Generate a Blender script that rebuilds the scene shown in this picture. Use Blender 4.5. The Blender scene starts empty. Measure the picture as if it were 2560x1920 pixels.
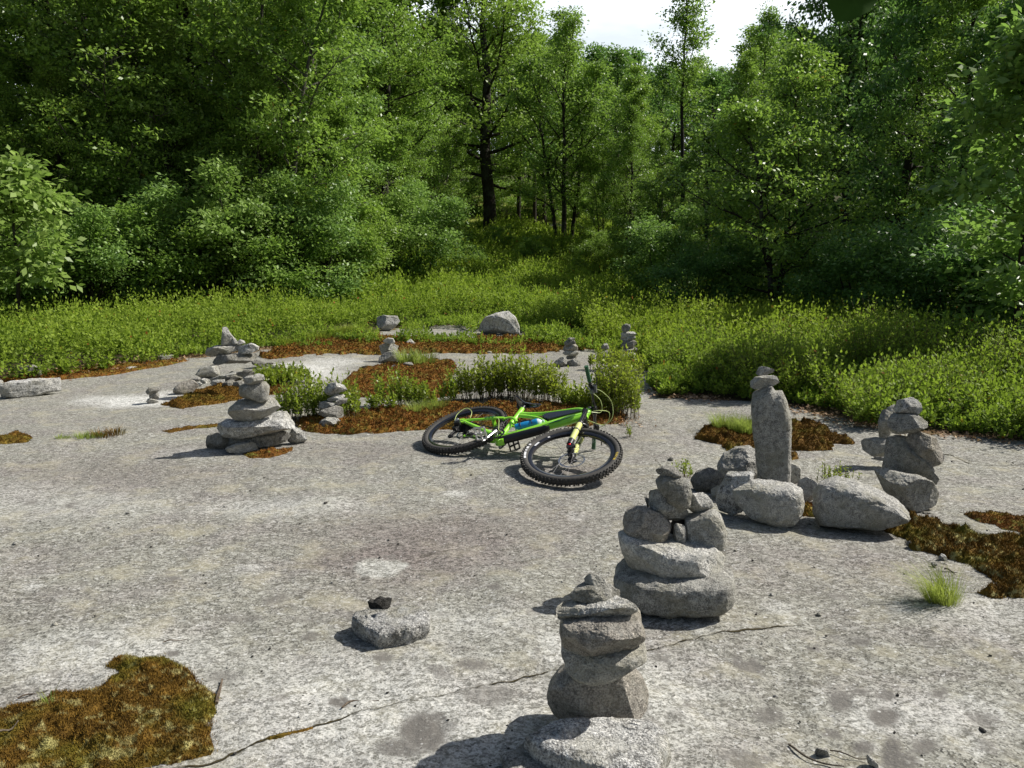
import bpy, bmesh, math, random
import numpy as np
from mathutils import Vector, Matrix
from mathutils.bvhtree import BVHTree
R_ = math.radians
SC = bpy.context.scene
COL = SC.collection
# ------------------------------------------------------------ camera, sky, sun
CH, PITCH, FPX = 1.53865, 0.15587746, 1900.0
cam = bpy.data.objects.new('camera', bpy.data.cameras.new('camera'))
COL.objects.link(cam); SC.camera = cam
cam.location = (0, 0, CH); cam.rotation_euler = (math.pi/2 - PITCH, 0, 0)
cam.data.sensor_width = 36; cam.data.lens = FPX/2560*36
cam.data.clip_start = .05; cam.data.clip_end = 1500
SUN_EL, SUN_AZ = 45.0, 74.0            # azimuth clockwise from +Y
w = bpy.data.worlds.new('World'); SC.world = w; w.use_nodes = True
nt = w.node_tree; nt.nodes.clear()
wo = nt.nodes.new('ShaderNodeOutputWorld'); bg = nt.nodes.new('ShaderNodeBackground')
sky = nt.nodes.new('ShaderNodeTexSky'); sky.sky_type = 'NISHITA'; sky.sun_disc = False
sky.sun_elevation = R_(SUN_EL); sky.sun_rotation = R_(SUN_AZ); sky.dust_density = 2.5; sky.air_density = 1.2
tc = nt.nodes.new('ShaderNodeTexCoord'); mp = nt.nodes.new('ShaderNodeMapping'); mp.inputs['Scale'].default_value = (1.6, 1.6, 5)
nz = nt.nodes.new('ShaderNodeTexNoise'); nz.inputs['Scale'].default_value = 2.6; nz.inputs['Detail'].default_value = 6
rp = nt.nodes.new('ShaderNodeValToRGB'); rp.color_ramp.elements[0].position = .36; rp.color_ramp.elements[1].position = .56; rp.color_ramp.elements[0].color = (.60, .60, .60, 1)
mx = nt.nodes.new('ShaderNodeMix'); mx.data_type = 'RGBA'; mx.inputs[7].default_value = (15.5, 16.6, 17.4, 1)
nt.links.new(tc.outputs['Generated'], mp.inputs[0]); nt.links.new(mp.outputs[0], nz.inputs[0])
nt.links.new(nz.outputs[0], rp.inputs[0])
sx = nt.nodes.new('ShaderNodeSeparateXYZ'); nt.links.new(tc.outputs['Generated'], sx.inputs[0])
def _mr(sock, a, b):
    m = nt.nodes.new('ShaderNodeMapRange'); m.inputs[1].default_value = a; m.inputs[2].default_value = b; m.interpolation_type = 'SMOOTHSTEP'; nt.links.new(sock, m.inputs[0]); return m.outputs[0]
def _mu(a, b):
    m = nt.nodes.new('ShaderNodeMath'); m.operation = 'MULTIPLY'; nt.links.new(a, m.inputs[0]); nt.links.new(b, m.inputs[1]); return m.outputs[0]
_f = _mu(_mu(rp.outputs[0], _mr(sx.outputs[2], .62, .36)), _mr(sx.outputs[1], .2, .75))      # a bank of bright cloud low in the north
nt.links.new(_f, mx.inputs[0])
nt.links.new(sky.outputs[0], mx.inputs[6]); nt.links.new(mx.outputs[2], bg.inputs[0])
nt.links.new(bg.outputs[0], wo.inputs[0]); bg.inputs[1].default_value = 0.064
sl = bpy.data.lights.new('sun', 'SUN'); sl.energy = 5.0; sl.angle = R_(.55); sl.color = (1, .955, .88)
so = bpy.data.objects.new('sun', sl); COL.objects.link(so)
sd = Vector((math.sin(R_(SUN_AZ))*math.cos(R_(SUN_EL)), math.cos(R_(SUN_AZ))*math.cos(R_(SUN_EL)), math.sin(R_(SUN_EL))))
so.rotation_euler = sd.to_track_quat('Z', 'Y').to_euler(); so.location = sd*40
SC.view_settings.view_transform = 'Standard'; SC.view_settings.look = 'None'
SC.view_settings.exposure = 0.38; SC.view_settings.gamma = 1
try:
    SC.cycles.max_bounces = 4; SC.cycles.transparent_max_bounces = 4
    SC.cycles.diffuse_bounces = 3; SC.cycles.glossy_bounces = 1; SC.cycles.transmission_bounces = 3
except Exception: pass

# ------------------------------------------------------------ numpy noise
def _h(ix, iy, iz):
    n = (ix*374761393 + iy*668265263 + iz*2147483647 + 1013904223) & 0xffffffff
    n = ((n ^ (n >> 13))*1274126177) & 0xffffffff
    return ((n ^ (n >> 16)) & 0xffff)/32767.5 - 1
def vnoise(P, f=1.0, off=0.0):
    P = np.asarray(P, float)*f + off
    i = np.floor(P).astype(np.int64); t = P - i; t = t*t*(3-2*t)
    r = 0
    for a in (0, 1):
        wa = t[:, 0] if a else 1-t[:, 0]
        for b in (0, 1):
            wb = t[:, 1] if b else 1-t[:, 1]
            for c in (0, 1):
                wc = t[:, 2] if c else 1-t[:, 2]
                r = r + wa*wb*wc*_h(i[:, 0]+a, i[:, 1]+b, i[:, 2]+c)
    return r
def fbm(P, f=1.0, o=4, off=0.0):
    r = 0; a = .5
    for k in range(o):
        r = r + a*vnoise(P, f*2**k, off+17.3*k); a *= .5
    return r
def sstep(a, b, x):
    t = np.clip((x-a)/(b-a), 0, 1); return t*t*(3-2*t)
# ------------------------------------------------------------ terrain and pixel -> ground
def g0(x, y):
    x = np.asarray(x, float); y = np.asarray(y, float)
    s = lambda v, k: np.logaddexp(0, v/k)*k
    z = .03*s(y-9, 1.) + .112*s(y-20, 1.5) + .10*s(y-46, 4) - .212*s(y-95, 8)
    z = z + .05*s(-x-14, 2)*sstep(8, 25, y)
    return z
def gz(x, y):
    P = np.stack([np.ravel(x), np.ravel(y), np.zeros(np.size(x))], 1).astype(float)
    far = sstep(9, 22, P[:, 1])
    z = g0(P[:, 0], P[:, 1]) + .022*vnoise(P, .9) * (1+4*far) + .012*vnoise(P, 2.3, 5.)*(1+2*far)
    return z.reshape(np.shape(x))
def gz1(x, y): return float(gz(np.array([x]), np.array([y]))[0])
c_, s_ = math.cos(PITCH), math.sin(PITCH)
def ray(u, v):
    a = (u-1280)/FPX; b = -(v-960)/FPX
    return np.array([a, c_+b*s_, b*c_-s_])
def gp(u, v, z=0.0):
    """ground point under a photo pixel"""
    d = ray(u, v); t = .5
    prev = 0
    while t < 160:
        p = d*t
        if CH+p[2] < g0(p[0], p[1]) + z: break
        prev = t; t *= 1.03
    lo, hi = prev, t
    for _ in range(30):
        m = (lo+hi)/2
        if CH + d[2]*m < gz1(d[0]*m, d[1]*m)+z: hi = m
        else: lo = m
    return np.array([d[0]*hi, d[1]*hi, CH+d[2]*hi])
def px(P):
    P = np.atleast_2d(P) - [0, 0, CH]
    d = P[:, 1]*c_-P[:, 2]*s_; u = P[:, 2]*c_+P[:, 1]*s_
    d = np.where(d < .05, .05, d)
    return np.stack([1280+FPX*P[:, 0]/d, 960-FPX*u/d], 1)

# ------------------------------------------------------------ mesh helpers
def tag(o, label=None, cat=None, group=None, kind=None):
    if label: o['label'] = label
    if cat: o['category'] = cat
    if group: o['group'] = group
    if kind: o['kind'] = kind
    return o
def fast(name, V, Q, mats, parent=None, smooth=False, attr=None, mi=None, k=4, link=True):
    me = bpy.data.meshes.new(name)
    V = np.ascontiguousarray(V, dtype=np.float32); Q = np.ascontiguousarray(Q, dtype=np.int32)
    me.vertices.add(len(V)); me.vertices.foreach_set('co', V.ravel())
    me.loops.add(Q.size); me.loops.foreach_set('vertex_index', Q.ravel())
    me.polygons.add(len(Q)); me.polygons.foreach_set('loop_start', np.arange(0, Q.size, k, dtype=np.int32))
    me.polygons.foreach_set('loop_total', np.full(len(Q), k, dtype=np.int32))
    if smooth: me.polygons.foreach_set('use_smooth', np.ones(len(Q), bool))
    for m in (mats if isinstance(mats, (list, tuple)) else [mats]): me.materials.append(m)
    if mi is not None: me.polygons.foreach_set('material_index', np.ascontiguousarray(mi, dtype=np.int32))
    for n, a in (attr or {}).items():
        a = np.asarray(a, dtype=np.float32)
        if a.ndim == 1:
            at = me.attributes.new(n, 'FLOAT', 'POINT'); at.data.foreach_set('value', a)
        else:
            at = me.attributes.new(n, 'FLOAT_COLOR', 'POINT'); at.data.foreach_set('color', a.ravel())
    me.update(calc_edges=True); me.validate()
    if not link: return me
    o = bpy.data.objects.new(name, me); COL.objects.link(o)
    if parent: o.parent = parent
    return o
class MB:
    def __init__(s): s.v = []; s.f = []; s.m = []; s.n = 0
    def add(s, V, F, m=0):
        V = np.asarray(V, float); s.v.append(V)
        for f in F: s.f.append(tuple(int(i)+s.n for i in f)); s.m.append(m)
        s.n += len(V); return s
    def tube(s, pts, r, n=8, rz=None, m=0, cap=True):
        pts = np.asarray(pts, float); k = len(pts)
        r = np.broadcast_to(np.asarray(r, float), (k,)); rz = r if rz is None else np.broadcast_to(np.asarray(rz, float), (k,))
        T = np.gradient(pts, axis=0); T /= np.linalg.norm(T, axis=1)[:, None]+1e-12
        up = np.array([0, 0, 1.]) if abs(T[0][2]) < .9 else np.array([1., 0, 0])
        V = []; a = np.linspace(0, 2*np.pi, n, endpoint=False)
        for i in range(k):
            b = up - T[i]*(up@T[i]); b /= np.linalg.norm(b)+1e-12; up = b
            c = np.cross(T[i], b)
            V.append(pts[i] + np.outer(np.cos(a)*r[i], c) + np.outer(np.sin(a)*rz[i], b))
        F = [(i*n+j, i*n+(j+1) % n, (i+1)*n+(j+1) % n, (i+1)*n+j) for i in range(k-1) for j in range(n)]
        if cap: F += [tuple(range(n))[::-1], tuple((k-1)*n+j for j in range(n))]
        return s.add(np.concatenate(V), F, m)
    def lathe(s, prof, n=48, c=(0, 0, 0), closed=False, m=0):
        """prof: (radius, z) pairs, axis z through c"""
        prof = np.asarray(prof, float); k = len(prof); a = np.linspace(0, 2*np.pi, n, endpoint=False)
        V = np.concatenate([np.stack([c[0]+p[0]*np.cos(a), c[1]+p[0]*np.sin(a), np.full(n, c[2]+p[1])], 1) for p in prof])
        kk = k if closed else k-1
        F = [(i*n+j, i*n+(j+1) % n, ((i+1) % k)*n+(j+1) % n, ((i+1) % k)*n+j) for i in range(kk) for j in range(n)]
        return s.add(V, F, m)
    def box(s, c, sz, rot=None, m=0):
        V = np.array([[x, y, z] for x in (-.5, .5) for y in (-.5, .5) for z in (-.5, .5)])*np.asarray(sz)
        if rot is not None: V = V@np.asarray(rot).T
        V = V+np.asarray(c)
        return s.add(V, [(0, 1, 3, 2), (4, 6, 7, 5), (0, 4, 5, 1), (2, 3, 7, 6), (0, 2, 6, 4), (1, 5, 7, 3)], m)
    def plate(s, poly, z0, z1, m=0):
        n = len(poly); V = [(x, y, z0) for x, y in poly]+[(x, y, z1) for x, y in poly]
        F = [tuple(range(n))[::-1], tuple(range(n, 2*n))]+[(i, (i+1) % n, n+(i+1) % n, n+i) for i in range(n)]
        return s.add(V, F, m)
    def build(s, name, mats, parent=None, smooth=True, xf=None, bevel=0):
        V = np.concatenate(s.v)
        if xf is not None: V = xf(V)
        me = bpy.data.meshes.new(name); me.from_pydata(V.tolist(), [], s.f)
        for m in (mats if isinstance(mats, (list, tuple)) else [mats]): me.materials.append(m)
        for p, m in zip(me.polygons, s.m): p.material_index = m; p.use_smooth = smooth
        bm = bmesh.new(); bm.from_mesh(me); bmesh.ops.recalc_face_normals(bm, faces=bm.faces)
        if smooth:
            for e in bm.edges:
                if len(e.link_faces) == 2 and e.calc_face_angle(0) > .7: e.smooth = False
        bm.to_mesh(me); bm.free()
        o = bpy.data.objects.new(name, me); COL.objects.link(o)
        if parent: o.parent = parent
        if bevel:
            b = o.modifiers.new('bevel', 'BEVEL'); b.width = bevel; b.segments = 2; b.limit_method = 'ANGLE'
        return o
def spline(pts, n=24):
    pts = np.asarray(pts, float); k = len(pts); P = np.vstack([2*pts[0]-pts[1], pts, 2*pts[-1]-pts[-2]])
    out = []
    for t in np.linspace(0, k-1-1e-9, n):
        i = int(t); u = t-i; a, b, c, d = P[i], P[i+1], P[i+2], P[i+3]
        out.append(.5*((2*b)+(-a+c)*u+(2*a-5*b+4*c-d)*u*u+(-a+3*b-3*c+d)*u**3))
    return np.array(out)

# ------------------------------------------------------------ materials
class NT:
    def __init__(s, name):
        s.mat = bpy.data.materials.new(name); s.mat.use_nodes = True; s.t = s.mat.node_tree; s.t.nodes.clear()
        s.out = s.n('ShaderNodeOutputMaterial')
    def n(s, t, **k):
        nd = s.t.nodes.new(t)
        for a, b in k.items(): setattr(nd, a, b)
        return nd
    def set(s, sock, v):
        if isinstance(v, bpy.types.NodeSocket): s.t.links.new(v, sock)
        else:
            if isinstance(v, (tuple, list)) and len(v) == 3 and sock.type == 'RGBA': v = (*v, 1)
            sock.default_value = v
    def noise(s, scale, detail=4, rough=.55, vec=None, dist=0, out=0):
        nd = s.n('ShaderNodeTexNoise'); nd.inputs['Scale'].default_value = scale; nd.inputs['Detail'].default_value = detail
        nd.inputs['Roughness'].default_value = rough; nd.inputs['Distortion'].default_value = dist
        s.set(nd.inputs['Vector'], vec if vec is not None else s.co()); return nd.outputs[out]
    def vor(s, scale, feature='F1', vec=None, out=0, rnd=1):
        nd = s.n('ShaderNodeTexVoronoi'); nd.feature = feature; nd.inputs['Scale'].default_value = scale
        nd.inputs['Randomness'].default_value = rnd
        s.set(nd.inputs['Vector'], vec if vec is not None else s.co()); return nd.outputs[out]
    def co(s):
        if not hasattr(s, '_co'): s._co = s.n('ShaderNodeTexCoord').outputs['Object']
        return s._co
    def ramp(s, v, stops, interp='LINEAR'):
        r = s.n('ShaderNodeValToRGB'); r.color_ramp.interpolation = interp; e = r.color_ramp.elements
        while len(e) < len(stops): e.new(.5)
        for i, (p, c) in enumerate(stops):
            e[i].position = p; e[i].color = (c, c, c, 1) if not isinstance(c, (tuple, list)) else (*c, 1)
        s.set(r.inputs[0], v); return r.outputs[0]
    def mix(s, f, a, b, blend='MIX'):
        m = s.n('ShaderNodeMix', data_type='RGBA', blend_type=blend); s.set(m.inputs[0], f); s.set(m.inputs[6], a); s.set(m.inputs[7], b)
        return m.outputs[2]
    def math(s, op, a, b=0.0, c=None):
        m = s.n('ShaderNodeMath', operation=op); s.set(m.inputs[0], a); s.set(m.inputs[1], b)
        if c is not None: s.set(m.inputs[2], c)
        return m.outputs[0]
    def attr(s, name, out='Fac'):
        a = s.n('ShaderNodeAttribute', attribute_name=name); return a.outputs[out]
    def sep(s, c):
        m = s.n('ShaderNodeSeparateColor'); s.set(m.inputs[0], c); return m.outputs
    def bump(s, h, strength=.5, dist=.01, prev=None):
        b = s.n('ShaderNodeBump'); b.inputs['Strength'].default_value = strength; b.inputs['Distance'].default_value = dist
        s.set(b.inputs['Height'], h)
        if prev is not None: s.set(b.inputs['Normal'], prev)
        return b.outputs[0]
    def rnd(s): return s.n('ShaderNodeObjectInfo').outputs['Random']
    def bsdf(s, col, rough=.8, metal=0., normal=None, spec=.5, coat=0., **k):
        p = s.n('ShaderNodeBsdfPrincipled'); s.set(p.inputs['Base Color'], col); s.set(p.inputs['Roughness'], rough)
        s.set(p.inputs['Metallic'], metal); s.set(p.inputs['Specular IOR Level'], spec); s.set(p.inputs['Coat Weight'], coat)
        if normal is not None: s.set(p.inputs['Normal'], normal)
        for a, b in k.items(): s.set(p.inputs[a], b)
        return p.outputs[0]
    def done(s, sh): s.t.links.new(sh, s.out.inputs[0]); return s.mat
def plain(name, col, rough=.5, metal=0., spec=.5, coat=0., bump=0, scale=60, var=.25, **k):
    m = NT(name); n = m.noise(scale, 3)
    c = m.mix(n, tuple(x*(1-var) for x in col), tuple(min(1, x*(1+var)) for x in col))
    return m.done(m.bsdf(c, rough, metal, m.bump(n, bump, .002) if bump else None, spec, coat, **k))
def rock_mat(name, tone=(.42, .412, .375), lo=.42, hi=1.5, dark=.35, sc=1.0, pale=.5):
    m = NT(name); r = m.rnd()
    ad = m.n('ShaderNodeVectorMath', operation='ADD'); cx = m.n('ShaderNodeCombineXYZ')
    m.set(cx.inputs[0], m.math('MULTIPLY', r, 37.)); m.set(cx.inputs[1], m.math('MULTIPLY', r, 11.)); m.set(ad.inputs[0], m.co()); m.set(ad.inputs[1], cx.outputs[0]); v = ad.outputs[0]
    fine = m.noise(170*sc, 3, .7, v); med = m.noise(34*sc, 5, .6, v); big = m.noise(7*sc, 4, .6, v)
    k = m.math('ADD', m.math('MULTIPLY', fine, .62), m.math('MULTIPLY', med, .38))
    base = m.mix(m.ramp(k, [(.41, 0), (.50, .45), (.59, 1)]), tuple(x*lo for x in tone), tuple(min(.85, x*hi) for x in tone))
    base = m.mix(m.math('MULTIPLY', m.ramp(big, [(.45, 0), (.62, 1)]), .6), base, (tone[0]*.75, tone[1]*.72, tone[2]*.58))
    li = m.ramp(m.noise(14*sc, 6, .7, v), [(.55, 0), (.63, 1)]); base = m.mix(m.math('MULTIPLY', li, pale), base, (.55, .55, .52))
    dk = m.ramp(m.noise(23*sc, 5, .65, v, .4), [(.34, 1), (.43, 0)]); base = m.mix(m.math('MULTIPLY', dk, dark), base, (.05, .05, .045))
    rv = m.ramp(r, [(0, .78), (1, 1.15)]); base = m.mix(1.0, base, rv, 'MULTIPLY')
    h = m.math('ADD', m.math('MULTIPLY', med, .7), m.math('MULTIPLY', fine, .3))
    nrm = m.bump(h, 1., .032, m.bump(m.noise(75*sc, 4, .7, v), 1., .016))
    return m.done(m.bsdf(base, .92, 0, nrm, .25))
ROCK = rock_mat('rock_grey')
ROCKP = rock_mat('rock_pale', (.57, .56, .52), .48, 1.4, .3, 1, .6)
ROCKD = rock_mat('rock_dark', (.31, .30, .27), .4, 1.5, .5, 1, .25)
ROCKB = rock_mat('rock_brownish', (.42, .39, .34), .5, 1.4, .35, 1, .3)
ROCKW = rock_mat('rock_speckled_white', (.56, .555, .53), .28, 1.5, .6, .8, .7)

def leaf_mat(name, a, b, trans=.4, rough=.45, spec=.35, dead=None):
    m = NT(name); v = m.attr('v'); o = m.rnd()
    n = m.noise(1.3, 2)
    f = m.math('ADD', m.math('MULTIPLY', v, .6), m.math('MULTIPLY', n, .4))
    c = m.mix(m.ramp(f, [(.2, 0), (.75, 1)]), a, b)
    c = m.mix(m.math('MULTIPLY', m.math('SUBTRACT', o, .5), .35), c, (b[0]*1.5, b[1]*1.05, b[2]*.6))
    if dead: c = m.mix(m.ramp(v, [(.965, 0), (.98, 1)]), c, dead)
    p = m.bsdf(c, rough, 0, None, spec)
    tr = m.n('ShaderNodeBsdfTranslucent'); m.set(tr.inputs[0], m.mix(.5, c, (b[0]*1.35, b[1]*1.5, b[2])))
    ms = m.n('ShaderNodeMixShader'); ms.inputs[0].default_value = trans
    m.t.links.new(p, ms.inputs[1]); m.t.links.new(tr.outputs[0], ms.inputs[2])
    return m.done(ms.outputs[0])
def bark_mat(name, a, b):
    m = NT(name); tcx = m.co(); mpn = m.n('ShaderNodeMapping'); mpn.inputs['Scale'].default_value = (9, 9, 1.6); m.set(mpn.inputs[0], tcx)
    n = m.noise(3.5, 5, .65, mpn.outputs[0]); l = m.ramp(m.noise(1.7, 4), [(.5, 0), (.68, 1)])
    c = m.mix(m.ramp(n, [(.35, 0), (.68, 1)]), a, b); c = m.mix(m.math('MULTIPLY', l, .4), c, (.16, .17, .13))
    return m.done(m.bsdf(c, .95, 0, m.bump(n, 1, .03), .2))
# ------------------------------------------------------------ the ground
def seg_d(P, L):
    """distance of points to polyline and the parameter along it"""
    d = np.full(len(P), 1e9)
    for a, b in zip(L[:-1], L[1:]):
        a = np.array(a[:2]); b = np.array(b[:2]); ab = b-a; t = np.clip(((P-a)@ab)/(ab@ab+1e-12), 0, 1)
        d = np.minimum(d, np.linalg.norm(P-(a+t[:, None]*ab), axis=1))
    return d
def inpoly(P, poly):
    x, y = P[:, 0], P[:, 1]; r = np.zeros(len(P), bool); n = len(poly)
    for i in range(n):
        x0, y0 = poly[i][:2]; x1, y1 = poly[(i+1) % n][:2]
        if y0 == y1: continue
        c = ((y0 > y) != (y1 > y)) & (x < (x1-x0)*(y-y0)/(y1-y0)+x0); r ^= c
    return r
def G(pts, z=0): return np.array([gp(u, v, z) for u, v in pts])
SLAB = G([(-400, 1010), (0, 958), (130, 945), (300, 925), (430, 905), (540, 888), (700, 866), (850, 846), (1000, 822), (1220, 800), (1420, 845),
          (1500, 868), (1600, 905), (1650, 960), (1630, 990), (1780, 995), (1960, 1012), (2080, 1040), (2150, 1068), (2300, 1080), (2560, 1105), (3000, 1180)])
SLABP = [tuple(p[:2]) for p in SLAB]+[(9, 3), (9, -12), (-12, -12), (-12, 6)]
CRACKS = [G(c) for c in ([(340, 1935), (520, 1905), (620, 1868), (700, 1840), (790, 1818), (880, 1790), (960, 1765), (1080, 1742), (1200, 1715), (1320, 1690), (1420, 1668), (1560, 1640), (1700, 1605), (1850, 1580), (1990, 1562), (2045, 1568)],
          [(1570, 1095), (1600, 1120), (1640, 1155), (1655, 1185), (1640, 1200)], [(1660, 1215), (1500, 1240), (1300, 1265), (1150, 1280), (900, 1300), (760, 1312)],
          [(2330, 1130), (2380, 1140), (2440, 1160), (2560, 1162)], [(400, 1075), (470, 1070), (560, 1060)], [(1290, 1345), (1120, 1380), (900, 1420)], [(2385, 1480), (2440, 1482), (2480, 1470)])]
_en = {}
def ellip(P, u, v, du, dv, soft=.35):
    a = gp(u, v); b = gp(u+du, v); c = gp(u, v-dv)
    X = b[:2]-a[:2]; Y = c[:2]-a[:2]; M = np.linalg.inv(np.array([X, Y]).T)
    q = (P-a[:2])@M.T; r = np.linalg.norm(q, axis=1)
    if _en.get('n') is not None and len(_en['n']) == len(P): r = r + .25*_en['n']
    return sstep(1+soft, 1-soft, r)
def build_ground():
    r = np.concatenate([[0.], .35*np.exp(np.arange(0, 720)*.0098)]); r = r[r < 420]
    a = np.concatenate([np.linspace(-180, -62, 40, endpoint=False), np.linspace(-62, 62, 520, endpoint=False), np.linspace(62, 180, 40, endpoint=False)])
    A, Rr = np.meshgrid(np.radians(a), r); X = Rr*np.sin(A); Y = Rr*np.cos(A)+.0
    x, y = X.ravel(), Y.ravel(); P2 = np.stack([x, y], 1); P3 = np.c_[P2, 0*x]
    z = gz(x, y)
    near = sstep(14, 6, np.hypot(x, y))
    sl = inpoly(P2+.12*np.stack([vnoise(P3, 3.1), vnoise(P3, 2.7, 9.)], 1), SLABP)
    dslab = seg_d(P2, [tuple(p[:2]) for p in SLAB])
    _en['n'] = vnoise(P3, 9)
    rock = np.where(sl, 1., 0.)
    rock = np.maximum(rock, 0)
    # bare rock showing farther back
    for (u, v, du, dv) in ((1100, 832, 60, 9), (940, 848, 45, 4), (860, 830, 55, 9), (1040, 738, 35, 6), (1420, 572, 70, 7), (1290, 692, 60, 5)):
        rock = np.maximum(rock, ellip(P2, u, v, du, dv))
    z += near*rock*(.006*vnoise(P3, 6, 3.)+.0035*vnoise(P3, 17, 8.)+.0020*vnoise(P3, 45, 1.))
    crack = np.zeros(len(x))
    warp = P2+.014*np.stack([vnoise(P3, 9), vnoise(P3, 8, 4.)], 1)+.02*np.stack([vnoise(P3, 1.7, 3.), vnoise(P3, 1.5, 4.)], 1)
    for i, c in enumerate(CRACKS):
        d = seg_d(warp, [tuple(p[:2]) for p in c]); wd = (.016, .014, .01, .02, .02, .008, .02)[i]
        k = np.exp(-(d/wd)**2)*(.5+.5*sstep(-.3, .3, vnoise(P3, 3.3, 7.+i))); crack = np.maximum(crack, k)
    z -= .006*crack
    purple = np.zeros(len(x)); white = np.zeros(len(x)); dark = np.zeros(len(x))
    for (u, v, du, dv, s, k) in ((1080, 1340, 250, 55, .9, .8), (990, 1395, 175, 55, .8, .95), (1330, 1300, 160, 40, .8, .45), (300, 1190, 260, 40, .8, .45), (1450, 1190, 120, 30, .8, .55), (900, 1130, 180, 20, .8, .4), (2150, 1420, 260, 60, .9, .3), (460, 1125, 120, 14, .8, .4), (1580, 1090, 60, 40, .8, .4)):
        purple = np.maximum(purple, k*ellip(P2, u, v, du, dv, s))
    e = ellip(P2, 950, 1422, 72, 25, .12); purple *= 1-e; white = np.maximum(white, e*.4)
    for (u, v, du, dv, s, k) in ((330, 1003, 120, 14, .6, 1), (770, 928, 90, 20, .5, .9), (830, 905, 70, 10, .6, .7), (420, 985, 60, 8, .5, .7), (480, 1130, 70, 12, .5, .5), (930, 1780, 420, 130, .9, .55), (300, 1640, 260, 60, .9, .5),
                                 (1600, 1780, 200, 120, .8, .5), (2300, 1790, 200, 60, .8, .45), (160, 1250, 260, 40, .9, .3), (1160, 1560, 170, 40, .9, .4), (700, 1265, 190, 18, .8, .4), (2430, 1520, 160, 40, .6, .35)):
        white = np.maximum(white, k*ellip(P2, u, v, du, dv, s))
    for (u, v, du, dv, s, k) in ((1060, 1830, 60, 45, .3, 1), (1010, 1870, 60, 25, .3, .9), (850, 1753, 26, 14, .2, 1), (1090, 1795, 25, 14, .2, .9), (2210, 1795, 35, 24, .3, 1), (2230, 1880, 32, 44, .3, 1), (2160, 1870, 36, 20, .3, 1), (2310, 1865, 38, 24, .3, .9),
                                 (2150, 1728, 24, 9, .2, .9), (2215, 1738, 26, 13, .2, .9), (2350, 1732, 22, 11, .2, .9), (2100, 1755, 26, 22, .3, .9), (2035, 1622, 20, 12, .2, .9), (432, 1630, 17, 9, .2, 1), (2150, 1605, 26, 10, .3, .8), (1180, 1665, 40, 15, .4, .9),
                                 (1920, 1790, 35, 20, .4, .8), (960, 1645, 26, 10, .3, .9), (560, 1690, 40, 14, .4, .6), (865, 1727, 12, 7, .2, 1), (600, 1545, 60, 12, .5, .6), (760, 1550, 60, 10, .5, .5), (2250, 1900, 50, 25, .3, .9), (560, 1005, 5, 3, .2, .5)):
        dark = np.maximum(dark, k*ellip(P2, u, v, du, dv, s))
    rs = np.random.RandomState(4); n28 = vnoise(P3, 28, 2.)
    for _ in range(70):
        u = rs.uniform(60, 2550); v = rs.uniform(1180, 1915); sc = (v-600)/1000
        q = gp(u, v); rr = rs.uniform(.012, .05)*(1 if rs.rand() < .8 else 2)
        d = np.hypot((P2[:, 0]-q[0])/rs.uniform(.8, 1.4), (P2[:, 1]-q[1])/rs.uniform(.8, 1.3))+.3*rr*n28
        if rs.rand() < .65: dark = np.maximum(dark, sstep(rr*1.12, rr*.9, d)*rs.uniform(.35, .9))
        else: white = np.maximum(white, sstep(rr*2, rr*.8, d)*rs.uniform(.3, .6))
    grass = sstep(36, 41, y+2*vnoise(P3, .3))*sstep(16, 8, np.abs(x-2))*sstep(62, 50, y)
    near_edge = sstep(.55, .0, dslab+.2*vnoise(P3, 4))*(1-rock)
    m1 = np.stack([rock, purple, white, dark], 1); m2 = np.stack([crack, grass, near_edge, 0*x+1], 1)
    V = np.stack([x, y, z], 1); nr, na = X.shape
    i = np.arange(nr-1)[:, None]; j = np.arange(na)[None, :]; jn = (j+1) % na
    Q = np.stack([i*na+j, i*na+jn, (i+1)*na+jn, (i+1)*na+j], -1).reshape(-1, 4)[:, ::-1]
    m = NT('ground_rock_and_soil'); a1 = m.attr('m1', 'Color'); a2 = m.attr('m2', 'Color'); s1 = m.sep(a1); s2 = m.sep(a2)
    dk = m.attr('m1', 'Alpha')
    st = m.n('ShaderNodeMapping'); st.inputs['Rotation'].default_value = (0, 0, -.5); st.inputs['Scale'].default_value = (.72, 1.05, 1); m.set(st.inputs[0], m.co()); sv = st.outputs[0]
    fine = m.noise(190, 3, .8); f2 = m.noise(62, 5, .75, sv); med = m.noise(24, 5, .62, sv); big = m.noise(2.2, 5, .6)
    huge = m.noise(.55, 3, .5)
    k = m.math('ADD', m.math('ADD', m.math('MULTIPLY', fine, .34), m.math('MULTIPLY', f2, .40)), m.math('MULTIPLY', med, .26))
    g1 = m.sep(m.vor(150, 'F1', None, 1)); g2 = m.sep(m.vor(62, 'F1', sv, 1)); k = m.math('ADD', m.math('MULTIPLY', k, .62), m.math('ADD', m.math('MULTIPLY', g1[0], .22), m.math('MULTIPLY', g2[0], .16)))
    c = m.mix(m.ramp(k, [(.36, 0), (.46, .32), (.53, .60), (.66, 1)]), (.095, .092, .076), (.37, .366, .322))
    c = m.mix(m.math('MULTIPLY', m.math('GREATER_THAN', g2[1], .93), .45), c, (.52, .52, .48)); c = m.mix(m.math('MULTIPLY', m.math('GREATER_THAN', g1[1], .945), .85), c, (.03, .029, .025))
    c = m.mix(m.ramp(med, [(.3, .42), (.52, 0)]), c, (.155, .145, .12))
    c = m.mix(m.ramp(big, [(.36, .45), (.55, 0)]), c, m.mix(m.ramp(k, [(.42, 0), (.6, 1)]), (.07, .062, .06), (.33, .30, .29)))
    c = m.mix(m.math('MULTIPLY', m.ramp(m.noise(3.4, 5, .65), [(.52, 0), (.66, 1)]), .5), c, (.36, .335, .24))
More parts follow.
